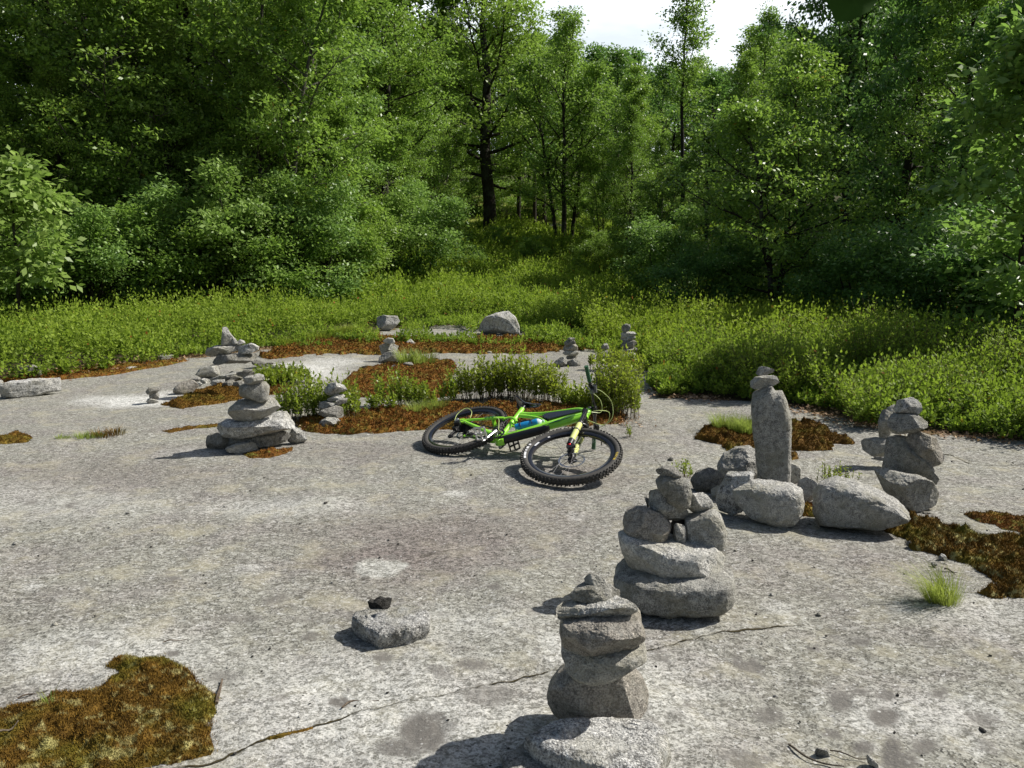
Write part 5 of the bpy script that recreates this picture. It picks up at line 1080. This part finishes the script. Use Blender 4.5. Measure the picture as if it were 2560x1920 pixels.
# drivetrain
b = MB(); R = .066
b.lathe([(R, .0485), (R, .0515), (R-.010, .0515), (R-.010, .0485)], 48, closed=True)
for i in range(5): th = i*1.2566+.3; b.tube([(.018*math.cos(th), .018*math.sin(th), .052), ((R-.006)*math.cos(th), (R-.006)*math.sin(th), .051)], .006, 6)
for i in range(34): th = 2*np.pi*i/34; b.box(((R+.002)*math.cos(th), (R+.002)*math.sin(th), .05), (.007, .006, .002), rotv([0, 0, th+1e-6]))
pt('chainring', b, DARKM)
ca = np.array([.035, -.171, 0])
b = MB(); b.tube([(0, 0, -.085), (0, 0, .085)], .013, 12); b.tube([(0, 0, .078), tuple(ca*.5+[0, 0, .084]), tuple(ca+[0, 0, .09])], [.017, .012, .014], 10, [.012, .009, .010]); pt('crank', b, ALU)
b = MB(); b.tube([(0, 0, -.078), tuple(-ca*.5+[0, 0, -.084]), tuple(-ca+[0, 0, -.09])], [.017, .012, .014], 10, [.012, .009, .010]); pt('crank', b, BLACK)
for s, c in ((1, ca), (-1, -ca)):
    b = MB(); c = c+[0, 0, s*.094]; b.tube([c, c+[0, 0, s*.10]], .008, 10); R = rotv([0, 0, .5 if s > 0 else 1.2])
    L_ = .10; z0 = .012
    for q in ((-.042, 0), (.042, 0)): b.box(c+R@np.array([q[0], 0, 0])+[0, 0, s*(z0+L_/2)], (.010, .016, L_), R)
    for zz in (z0, z0+L_/2, z0+L_): b.box(c+[0, 0, s*zz], (.084, .014, .010), R)
    for q in (-.042, .042):
        for zz in (.02, .06, .10):
            for w2 in (1, -1): b.box(c+R@np.array([q, w2*.010, 0])+[0, 0, s*zz], (.004, .008, .004), R)
    pt('pedal', b, ALU if s > 0 else DARKM)
def chain_path():
    t1 = np.radians(np.linspace(80, -110, 14)); P = [(.066*math.cos(t), .066*math.sin(t), .05) for t in t1]
    t2 = np.radians(np.linspace(-120, -250, 5)); jc = np.array([-.40, -.155]); P += [(jc[0]+.02*math.cos(t), jc[1]+.02*math.sin(t), .043) for t in t2]
    t3 = np.radians(np.linspace(-60, 40, 4)); jc = np.array([-.42, -.065]); P += [(jc[0]+.02*math.cos(t), jc[1]+.02*math.sin(t), .043) for t in t3]
    t4 = np.radians(np.linspace(-95, -270, 12)); P += [(-.437+.062*math.cos(t), .03+.062*math.sin(t), .036) for t in t4]; return np.array(P+[P[0]])
b = MB(); CP = chain_path(); out = []
for a_, c in zip(CP[:-1], CP[1:]):
    n = max(1, int(np.linalg.norm(c-a_)/.0127)); out += [a_+(c-a_)*k/n for k in range(n)]
out = np.array(out)
for i in range(len(out)):
    a_ = out[i]; c = out[(i+1) % len(out)]; d = c-a_; L_ = np.linalg.norm(d)
    if L_ > 1e-4: b.box((a_+c)/2, (L_*.9, .008, .006 if i % 2 else .0085), rotv([0, 0, math.atan2(d[1], d[0])+1e-6]))
pt('chain', b, DARKM)
b = MB(); b.box((-.43, -.03, .095), (.05, .04, .03), rotv([0, 0, .6])); b.box((-.425, -.065, .07), (.035, .05, .03), rotv([0, 0, .3])); b.tube([(-.42, -.065, .055), (-.40, -.155, .055)], .008, 8); b.tube([(-.42, -.065, .034), (-.40, -.155, .034)], .007, 8)
for c in ((-.42, -.065), (-.40, -.155)): b.tube([(c[0], c[1], .036), (c[0], c[1], .05)], .022, 14)
dm = pt('rear_derailleur', b, BLACK, bevel=.0)
b = MB(); b.box((-.437, -.018, .112), (.04, .022, .012), rotv([0, 0, .8])); b.tube([(-.45, -.005, .10), (-.45, -.005, .122)], .011, 12); pt('derailleur_cap', b, ALU, dm)
b = MB(); b.box((-.40, .05, -.06), (.05, .035, .03)); pt('rear_brake_caliper', b, BLACK)
# lift so nothing sinks into the rock
# bottle (held in the frame, a thing of its own)
bt = bpy.data.objects.new('water_bottle', None); COL.objects.link(bt); bt.matrix_world = bike.matrix_world.copy(); tag(bt, 'blue sports bottle with a clear cap held inside the bicycle frame', 'bottle')
p0 = np.array([.052, .160, .02]); p1 = np.array([.178, .300, .02]); d = (p1-p0)/np.linalg.norm(p1-p0); L_ = np.linalg.norm(p1-p0)
b = MB(); ts = np.array([0, .02, .1, .5, .62, .68, .74, .9, .97, 1.]); b.tube([p0+d*L_*t for t in ts], np.array([.028, .034, .036, .036, .034, .032, .034, .036, .036, .034]), 24); pt('bottle_body', b, BOTB, bt)
b = MB(); b.tube([p1, p1+d*.012, p1+d*.03, p1+d*.034, p1+d*.052, p1+d*.056], np.array([.033, .032, .018, .013, .014, .008]), 20); pt('bottle_cap', b, plain('bottle_cap_clear', (.62, .72, .74), .2), bt)
b = MB()
c = (p0+p1)/2; b.tube([c+d*L_*.3-np.array([0,.04,0])+np.array([.028,0,0]), c-d*L_*.3-np.array([0,.04,0])+np.array([.028,0,0])], .004, 6)
for s in (-.5, .5): c = (p0+p1)/2+d*L_*s*.5; th = np.linspace(.5, 5.8, 20); n1 = np.cross(d, [0, 0, 1.]); b.tube([c+(n1*math.cos(t)+np.array([0, 0, 1.])*math.sin(t))*.039 for t in th], .003, 6)
pt('bottle_cage', b, BLACK)
# ------------------------------------------------------------ trees
BK1 = bark_mat('bark_dark', (.012, .010, .008), (.055, .045, .035)); BK2 = bark_mat('bark_grey', (.04, .036, .03), (.16, .145, .12))
LA = leaf_mat('oak_leaf', (.075, .145, .028), (.28, .42, .080), .36, .46, .35)
LB = leaf_mat('maple_leaf', (.08, .155, .03), (.30, .44, .080), .36, .4, .4, (.3, .09, .02))
LC = leaf_mat('understory_leaf', (.075, .15, .038), (.27, .41, .10), .34, .46, .35)
LN = leaf_mat('near_tree_leaf', (.07, .15, .045), (.24, .38, .09), .42, .4, .5)
LD = leaf_mat('deep_green_leaf', (.05, .12, .034), (.19, .33, .08), .35, .45, .35)
def tube_arr(P, r, n):
    P = np.asarray(P); k = len(P); T = np.gradient(P, axis=0); T /= np.linalg.norm(T, axis=1)[:, None]+1e-9
    u = np.array([.3, .2, 1.]); u = np.where(np.abs(T@u)[:, None] > .95, [[1., 0, 0]], [u]); b = np.cross(T, u); b /= np.linalg.norm(b, axis=1)[:, None]+1e-9; c = np.cross(T, b)
    a = np.linspace(0, 2*np.pi, n, endpoint=False); V = (P[:, None]+(np.cos(a)[None, :, None]*b[:, None]+np.sin(a)[None, :, None]*c[:, None])*np.asarray(r)[:, None, None]).reshape(-1, 3)
    i = np.arange(k-1)[:, None]*n; j = np.arange(n)[None]; jn = (j+1) % n
    return V, np.stack([i+j, i+jn, i+n+jn, i+n+j], -1).reshape(-1, 4)
def proto(seed, H, r0, cb, spread, nl1=24, nl2=6, nl3=5, npc=17, leaf=.10, stems=1, lm=None, bk=None, up=(.15, 1.0), flat=.55, droop=0., clus=.2, wob=.03, prof=.35, asp=.55):
    rs = np.random.RandomState(seed); VS = []; QS = []; k = 0; tips = []
    def addt(P, r, n):
        nonlocal k
        V, Q = tube_arr(P, r, n); VS.append(V); QS.append(Q+k); k += len(V)
    def branch(p, d, L, r, n, sides, curl=.25, wobb=.12):
        P = [p]; dd = np.array(d); 
        for i in range(n):
            dd = dd+rs.normal(size=3)*wobb+[0, 0, curl/n]; dd /= np.linalg.norm(dd); P.append(P[-1]+dd*L/n)
        P = np.array(P); addt(P, np.linspace(r, r*.3, n+1), sides); return P
    for s in range(stems):
        n = 14; a0 = s*6.283/stems+rs.rand(); off = (.0 if stems == 1 else 1)*np.array([math.cos(a0), math.sin(a0), 0]); hh = H*(1 if s == 0 else rs.uniform(.7, 1))
        t = np.linspace(0, 1, n); wv = np.cumsum(rs.normal(size=(n, 2))*wob*H/3, 0)*t[:, None]
        P = np.stack([wv[:, 0]+off[0]*(.12*r0/.1+t*spread*.42), wv[:, 1]+off[1]*(.12*r0/.1+t*spread*.42), t*hh-.25], 1)
        rr = r0*(1 if stems == 1 else .62)*((1-t)**.75*.92+.08)*(1+.35*np.exp(-t*25)); addt(P, rr, 9)
        m1 = max(4, int(nl1/stems**.6))
        for j in range(m1):
            tj = cb+(1-cb)*(j+.5*rs.rand())/m1; tj = min(tj, .985); q = tj*(n-1); i = int(q); p = P[i]+(P[min(i+1, n-1)]-P[i])*(q-i)
            f = (tj-cb)/(1-cb); az = j*2.4+rs.normal()*.4; el = up[0]+(up[1]-up[0])*f+rs.normal()*.12
            shp = (1-abs(f-prof)/(1-prof))**.7 if f > prof else .62+.38*f/prof
            L = spread*max(.18, shp)*rs.uniform(.7, 1.12); d = [math.cos(az)*math.cos(el), math.sin(az)*math.cos(el), math.sin(el)]
            B1 = branch(p, d, L, max(.008, r0*.34*(1-tj*.6)*min(1, L/spread+.2)), 7, 5)
            for l in range(nl2):
                u = .25+.72*(l+rs.rand()*.7)/nl2; q = u*7; i = min(int(q), 6); p2 = B1[i]+(B1[i+1]-B1[i])*(q-i); ax_ = B1[i+1]-B1[i]; ax_ = ax_/np.linalg.norm(ax_)
                sd_ = np.cross(ax_, [0, 0, 1]); sd_ = sd_/(np.linalg.norm(sd_)+1e-6)*(1 if l % 2 else -1); d2 = ax_*.7+sd_*rs.uniform(.5, 1.1)+np.array([0, 0, rs.normal()*.25])
                B2 = branch(p2, d2/np.linalg.norm(d2), L*.42*(1.15-u*.5)*rs.uniform(.7, 1.2), max(.004, r0*.1), 4, 3, .1-droop*.5, .2)
                for w_ in range(nl3): q = (.25+.75*(w_+1)/nl3)*4; i = min(int(q), 3); tips.append(B2[i]+(B2[i+1]-B2[i])*(q-i)+rs.normal(size=3)*clus*.45)
            tips.append(B1[-1])
        tips.append(P[-1])
    tips = np.array(tips); keep = rs.rand(len(tips)) < .62; tips = tips[keep]; npc = int(npc*1.75); leaf *= 1.12; clus *= .92; flat *= .75; N = len(tips)*npc; c = np.repeat(tips, npc, 0)
    o = rs.normal(size=(N, 3))*[clus, clus, clus*flat]; B = c+o; D = o*[1, 1, .6]/clus*.6+rs.normal(size=(N, 3))*.6; D[:, 2] -= droop*1.6; l = leaf*rs.uniform(.6, 1.2, N)
    V, Q = leaves(B, D, l, l*asp, rs, 1.0-droop*.6)
    ct = rs.rand(len(tips)); v = np.repeat(np.clip(np.repeat(ct, npc)*.5+rs.rand(N)*.45, 0, .95), 4); v = np.where(np.repeat(rs.rand(N) < .003, 4), .99, v)
    return (fast('trunk', np.concatenate(VS), np.concatenate(QS), bk or BK1, smooth=True, link=False), fast('crown', V, Q, lm or LA, attr={'v': v}, link=False))
_p = {
 'A': lambda: proto(1, 12, .17, .10, 3.2, 38, 7, 5, 17, .125, lm=LA),
 'B': lambda: proto(2, 11, .13, .08, 2.8, 40, 7, 5, 17, .115, lm=LB, bk=BK2, stems=2, wob=.05),
 'A2': lambda: proto(3, 12, .15, .22, 2.9, 30, 7, 5, 16, .11, lm=LC, wob=.05, bk=BK2),
 'U': lambda: proto(4, 3.0, .045, .05, 1.35, 20, 6, 4, 17, .085, lm=LC, stems=4, up=(.1, .9), clus=.15),
 'U2': lambda: proto(5, 2.6, .04, .05, 1.4, 18, 6, 4, 17, .075, lm=LA, stems=5, up=(.0, .8), clus=.15),
 'UD': lambda: proto(15, 2.2, .04, .05, 1.4, 18, 6, 4, 17, .07, lm=LD, stems=5, up=(.0, .8), clus=.15),
 'O': lambda: proto(6, 13.5, .33, .20, 4.2, 40, 7, 5, 17, .17, lm=LA, up=(.0, 1.1), wob=.045, clus=.3),
 'M': lambda: proto(7, 10.3, .15, .22, 2.6, 40, 7, 5, 11, .11, lm=LA, stems=4, up=(.5, 1.2), droop=.25),
 'Y': lambda: proto(8, 6.3, .12, .16, 2.3, 36, 8, 5, 13, .085, lm=LB, stems=2, up=(.12, .9), droop=.15, clus=.17, flat=.4),
 'S': lambda: proto(9, 9.8, .09, .52, 1.4, 22, 6, 4, 12, .105, lm=LA, up=(.7, 1.2), clus=.17),
 'D': lambda: proto(10, 11, .2, .16, 3.2, 34, 7, 5, 16, .14, lm=LD, up=(.1, .8), droop=.6, clus=.22),
 'N': lambda: proto(11, 5.2, .07, .12, 1.5, 22, 6, 4, 12, .15, lm=LN, up=(.1, 1.0), clus=.2),
 'P': lambda: proto(12, 3.4, .05, .42, 1.25, 12, 5, 4, 12, .16, lm=LC, up=(.2, 1.0), clus=.2, droop=.2),
 'F': lambda: proto(13, 12, .2, .22, 3.6, 22, 5, 4, 12, .24, lm=LA, clus=.34),
 'F2': lambda: proto(14, 12, .2, .25, 3.4, 22, 5, 4, 12, .22, lm=LB, clus=.34),
 'K': lambda: proto(16, 9, .13, .45, 2.0, 16, 6, 4, 10, .15, lm=LD, wob=.03),
}
_pc = {}
def tree(kind, u, Y, s, label, group=None, rot=None, cat='tree', name='broadleaf_tree', sz=None, y=None):
    if kind not in _pc: _pc[kind] = _p[kind]()
    tr, cr = _pc[kind]; X = (u-1280)/FPX*Y*1.0; z = gz1(X, Y)
    e = bpy.data.objects.new(name, None); COL.objects.link(e); e.location = (X, Y, z); e.rotation_euler = (0, 0, rot if rot is not None else (u*.37+Y*1.7) % 6.28); e.scale = (s, s, (sz or s)); e.empty_display_size = .3
    tag(e, label, cat, group)
    for n, me in (('trunk', tr), ('crown', cr)):
        o = bpy.data.objects.new(n, me); COL.objects.link(o); o.parent = e
    return e
for u, Y, k, s in ((-330, 17.5, 'U', 1.2), (-480, 17, 'U2', 1.2), (-640, 16.5, 'U', 1.2)): tree(k, u, Y, s, 'leafy tall shrub past the left edge of the view', 'shrubs past the left edge', cat='shrub', name='tall_shrub')
for u, Y in ((-350, 21), (-520, 20), (-700, 21)): tree('A', u, Y, 1, 'tall tree past the left edge of the view', 'trees past the left edge')
# singled-out trees
tree('O', 1225, 37, 1, 'big dark-trunked oak standing in the middle of the clearing edge', rot=.6, name='oak_tree')
tree('M', 1408, 32, 1, 'many-stemmed slender tree right of the big oak', rot=1.2)
tree('Y', 1945, 17.3, 1, 'yellow-green domed tree standing free at the right', rot=.4)
tree('S', 1690, 27, 1, 'thin tall tree rising into the sky gap', rot=2.)
tree('S', 1862, 37, 1.08, 'small-crowned tree at the right end of the sky gap', rot=4.)
tree('D', 2100, 24, .98, 'dark drooping-leaved tree behind the yellow-green one', rot=1.)
tree('N', 2545, 10.0, .88, 'near tree with large shiny leaves at the right edge', rot=.3)
tree('P', 50, 14.2, .98, 'sapling with big drooping leaves at the left edge', rot=.7, name='sapling')
tree('B', 700, 20.5, 1.0, 'tree with a forked grey trunk in the left wood', rot=2.3)
tree('A2', 395, 21, 1.0, 'grey-barked tree behind the left understory', rot=.2)
tree('A', 960, 27, .95, 'leafy tree left of the big oak', rot=3.)
tree('U', 1055, 24, 1.15, 'rounded fresh green shrub tree left of the oak trunk', rot=1., cat='shrub', name='tall_shrub')
tree('A', 1130, 39, .95, 'tree just left behind the big oak', rot=1.3)
tree('B', 1560, 30, .64, 'yellowish tree between the many-stemmed and the yellow-green tree', rot=1.)
tree('U', 1655, 19.5, .9, 'dark green shrub left of the yellow-green tree', cat='shrub', name='tall_shrub')
rs = np.random.RandomState(77)
# front row of the left wood
for i, (u, Y, s, k, lab) in enumerate([(-120, 15.5, 1.2, 'U', 'off the left edge'), (130, 17.2, .95, 'U2', 'beside the big-leaved sapling'), (225, 16.6, .9, 'U', 'above the leaf litter, third from the left'), (330, 17.4, 1.1, 'U2', 'before the grey-barked tree'), (430, 18.2, 1.15, 'U', 'right of the grey-barked tree'),
        (530, 18.3, 1.05, 'U2', 'behind the table-like stack'), (620, 18.6, 1.25, 'U', 'before the forked grey trunk'), (720, 18.8, 1.1, 'U2', 'right below the forked grey trunk'), (800, 19.4, 1.2, 'U', 'with bare low twigs, near the wood\'s right end'), (880, 20.6, 1.1, 'U2', 'at the right end of the left wood'), (960, 23, 1.0, 'U', 'behind the right end of the left wood')]):
    tree(k, u, Y, s, 'leafy tall shrub at the wood edge '+lab, 'tall shrubs along the left wood', cat='shrub', name='tall_shrub')
for u, Y, s, lab in ((1740, 17.5, .8, 'left of the yellow-green tree\'s trunk'), (1840, 18.5, .95, 'just left behind the yellow-green tree\'s trunk'), (2060, 17, 1., 'right of the yellow-green tree\'s trunk'), (2150, 15, .95, 'before the dark drooping-leaved tree'), (2260, 14.2, 1.1, 'mid-way along the right wood'), (2370, 13, 1.05, 'near the right edge'), (2480, 12.2, 1.1, 'below the large-leaved near tree'), (2600, 11.4, 1.2, 'cut by the right edge')):
    tree('UD', u, Y, s, 'dark low shrub at the right wood edge '+lab, 'dark shrubs along the right wood', cat='shrub', name='tall_shrub')
for u, Y, s, lab in ((1120, 30, .7, 'below the leafy tree left of the oak'), (1330, 27.5, .45, 'on the slope before the many-stemmed tree'), (1480, 26, .6, 'right of the many-stemmed tree\'s foot'), (1250, 30.5, .5, 'before the big oak trunk'), (1590, 25, .8, 'below the thin tall tree'), (1180, 26, .42, 'in the middle of the rising carpet')):
    tree('U2', u, Y, s, 'round green shrub '+lab, 'shrubs on the slope in the middle', cat='shrub', name='tall_shrub')
for u, Y, k, s, lab in ((-190, 18, 'A', 1., 'outermost left'), (10, 20, 'A2', .9, 'behind the big-leaved sapling'), (150, 21.5, 'A', 1, 'second from the left edge'), (270, 20, 'B', .95, 'with two pale stems, left'), (500, 22, 'A', 1.05, 'between the grey-barked and the forked tree'), (590, 24.5, 'B', 1.1, 'behind the forked tree on its left'), (800, 23, 'A2', .95, 'right of the forked tree'), (880, 26, 'B', .92, 'near the right end of the left wood')):
    tree(k, u, Y, s, 'tall tree of the left wood, '+lab, 'trees of the left wood')
for u, Y, k, s, lab in ((2230, 20, 'D', .80, 'right of the drooping-leaved tree'), (2350, 18, 'A', .68, 'behind the mid dark shrubs'), (2450, 16.5, 'D', .66, 'left of the large-leaved near tree'), (2600, 15, 'A', .62, 'behind the large-leaved near tree'), (2150, 26, 'A', .85, 'far behind the drooping-leaved tree'), (1985, 29, 'D', .72, 'behind the yellow-green tree'), (2330, 25, 'A', .9, 'second row right'), (2530, 22, 'D', .85, 'second row at the right edge')):
    tree(k, u, Y, s, 'tall dark tree of the right wood, '+lab, 'trees of the right wood')
for i, (u, Y, s) in enumerate([(60, 18.6, .5), (190, 19, .46), (310, 19.2, .5), (450, 19.8, .52), (560, 20.3, .48), (650, 19.7, .5), (760, 21, .55), (850, 22, .5), (930, 24.5, .5)]):
    tree('A' if i % 2 else 'B', u, Y, s, 'young half-height tree filling the left wood behind the tall shrubs', 'half-height trees of the left wood', sz=s*1.05)
for u, Y, s, k, lab in ((1010, 29, .55, 'A', 'left of the oak, low-crowned'), (1095, 33, .5, 'B', 'touching the oak crown from the left'), (1500, 31, .42, 'B', 'right of the many-stemmed tree'), (1560, 28, .42, 'A', 'second right of the many-stemmed tree'), (1640, 25, .38, 'B', 'at the thin tall tree\'s foot'), (1760, 24, .36, 'A', 'behind the left side of the yellow-green tree'), (1840, 26, .6, 'B', 'behind the yellow-green tree')):
    tree(k, u, Y, s, 'half-height leafy tree in the middle, '+lab, 'half-height trees in the middle', sz=s*1.1)
# thin trunks in the clearing
for u, Y, s, lab in ((1295, 40, .9, 'just right of the big oak trunk'), (1335, 41, .85, 'second right of the big oak trunk'), (1360, 42, .9, 'third right of the big oak trunk'), (1478, 38, 1, 'right of the many-stemmed tree'), (1530, 36, .95, 'second right of the many-stemmed tree'), (1572, 40, 1, 'third right of the many-stemmed tree'), (1640, 38, .9, 'behind the thin tall tree'), (1085, 43, 1, 'far left behind the oak'), (1760, 32, .8, 'between the sky gap tree and the yellow-green tree')):
    tree('K', u, Y, s, 'thin bare-trunked dark tree '+lab, 'thin trunks at the far clearing')
# second rows and the wooded hill behind
def row(us, Y, ks, s0, grp, lab, jit=40):
    for i, u in enumerate(us): tree(ks[i % len(ks)], u+rs.uniform(-jit, jit), Y+rs.uniform(-1.5, 1.5), s0*rs.uniform(.9, 1.12)*(.80 if 1400 < u < 1860 and Y > 44 else 1), lab, grp, rot=rs.uniform(0, 6.28))
row(range(-250, 1000, 130), 30, ('A', 'A2', 'B'), 1.05, 'second row of the left wood', 'tall tree in the depth of the left wood')
row(range(-300, 1060, 110), 38, ('F', 'F2'), 1.15, 'third row of the left wood', 'tree in the dark depth of the left wood')
row(range(2110, 2900, 130), 31, ('D', 'A'), 1.0, 'second row of the right wood', 'tree in the dark depth of the right wood')
row(range(2160, 3000, 110), 40, ('F', 'F'), 1.1, 'third row of the right wood', 'tree deep in the right wood')
row(range(1000, 2300, 75), 50, ('F', 'F2', 'F'), .82, 'trees behind the clearing', 'tree closing the far side of the clearing', 20)
row(range(980, 2300, 62), 60, ('F', 'F'), .88, 'trees at the foot of the hill', 'tree at the foot of the wooded hill', 20)
row(range(960, 2200, 60), 72, ('F2', 'F'), .92, 'trees on the lower hill', 'tree on the lower wooded hill', 20)
row(range(940, 2020, 52), 86, ('F', 'F2'), .95, 'trees on the hilltop', 'tree on top of the wooded hill', 15)
# low shrubs closing the far clearing
for i in range(26):
    tree('U2', 960+i*38+rs.uniform(-12, 12), 44+rs.uniform(-2, 5), rs.uniform(.7, 1.2), 'shrub along the far side of the clearing', 'shrubs beyond the clearing', cat='shrub', name='tall_shrub')
# the leaf hanging in from above
d0 = ray(2135, 5); Pl = np.array([0, 0, CH])+d0*1.25
b = MB(); sh = [(-.043, .012), (-.036, .035), (-.01, .05), (.02, .05), (.044, .03), (.046, .008), (.03, -.012), (.012, -.022), (-.006, -.03), (-.022, -.028), (-.030, -.012)]
V = [(0, 0, .01)]+[(x, .006*math.cos(i*1.3)+abs(x)*.25, z) for i, (x, z) in enumerate(sh)]
b.add(V, [(0, i+1, (i+1) % len(sh)+1) for i in range(len(sh))]); e = bpy.data.objects.new('hanging_leaf', None); COL.objects.link(e); e.location = Pl
tag(e, 'dark green oak leaf hanging in at the top edge', 'leaf'); b.build('blade', plain('near_leaf', (.03, .07, .012), .9, spec=.05, var=.5, scale=20), e)
b2 = MB(); b2.tube(spline([(0, .004, .045), (.01, .02, .09), (.03, .05, .16), (.05, .05, .3)], 10), np.linspace(.0012, .003, 10), 5); b2.build('leaf_stalk', BARK, e)
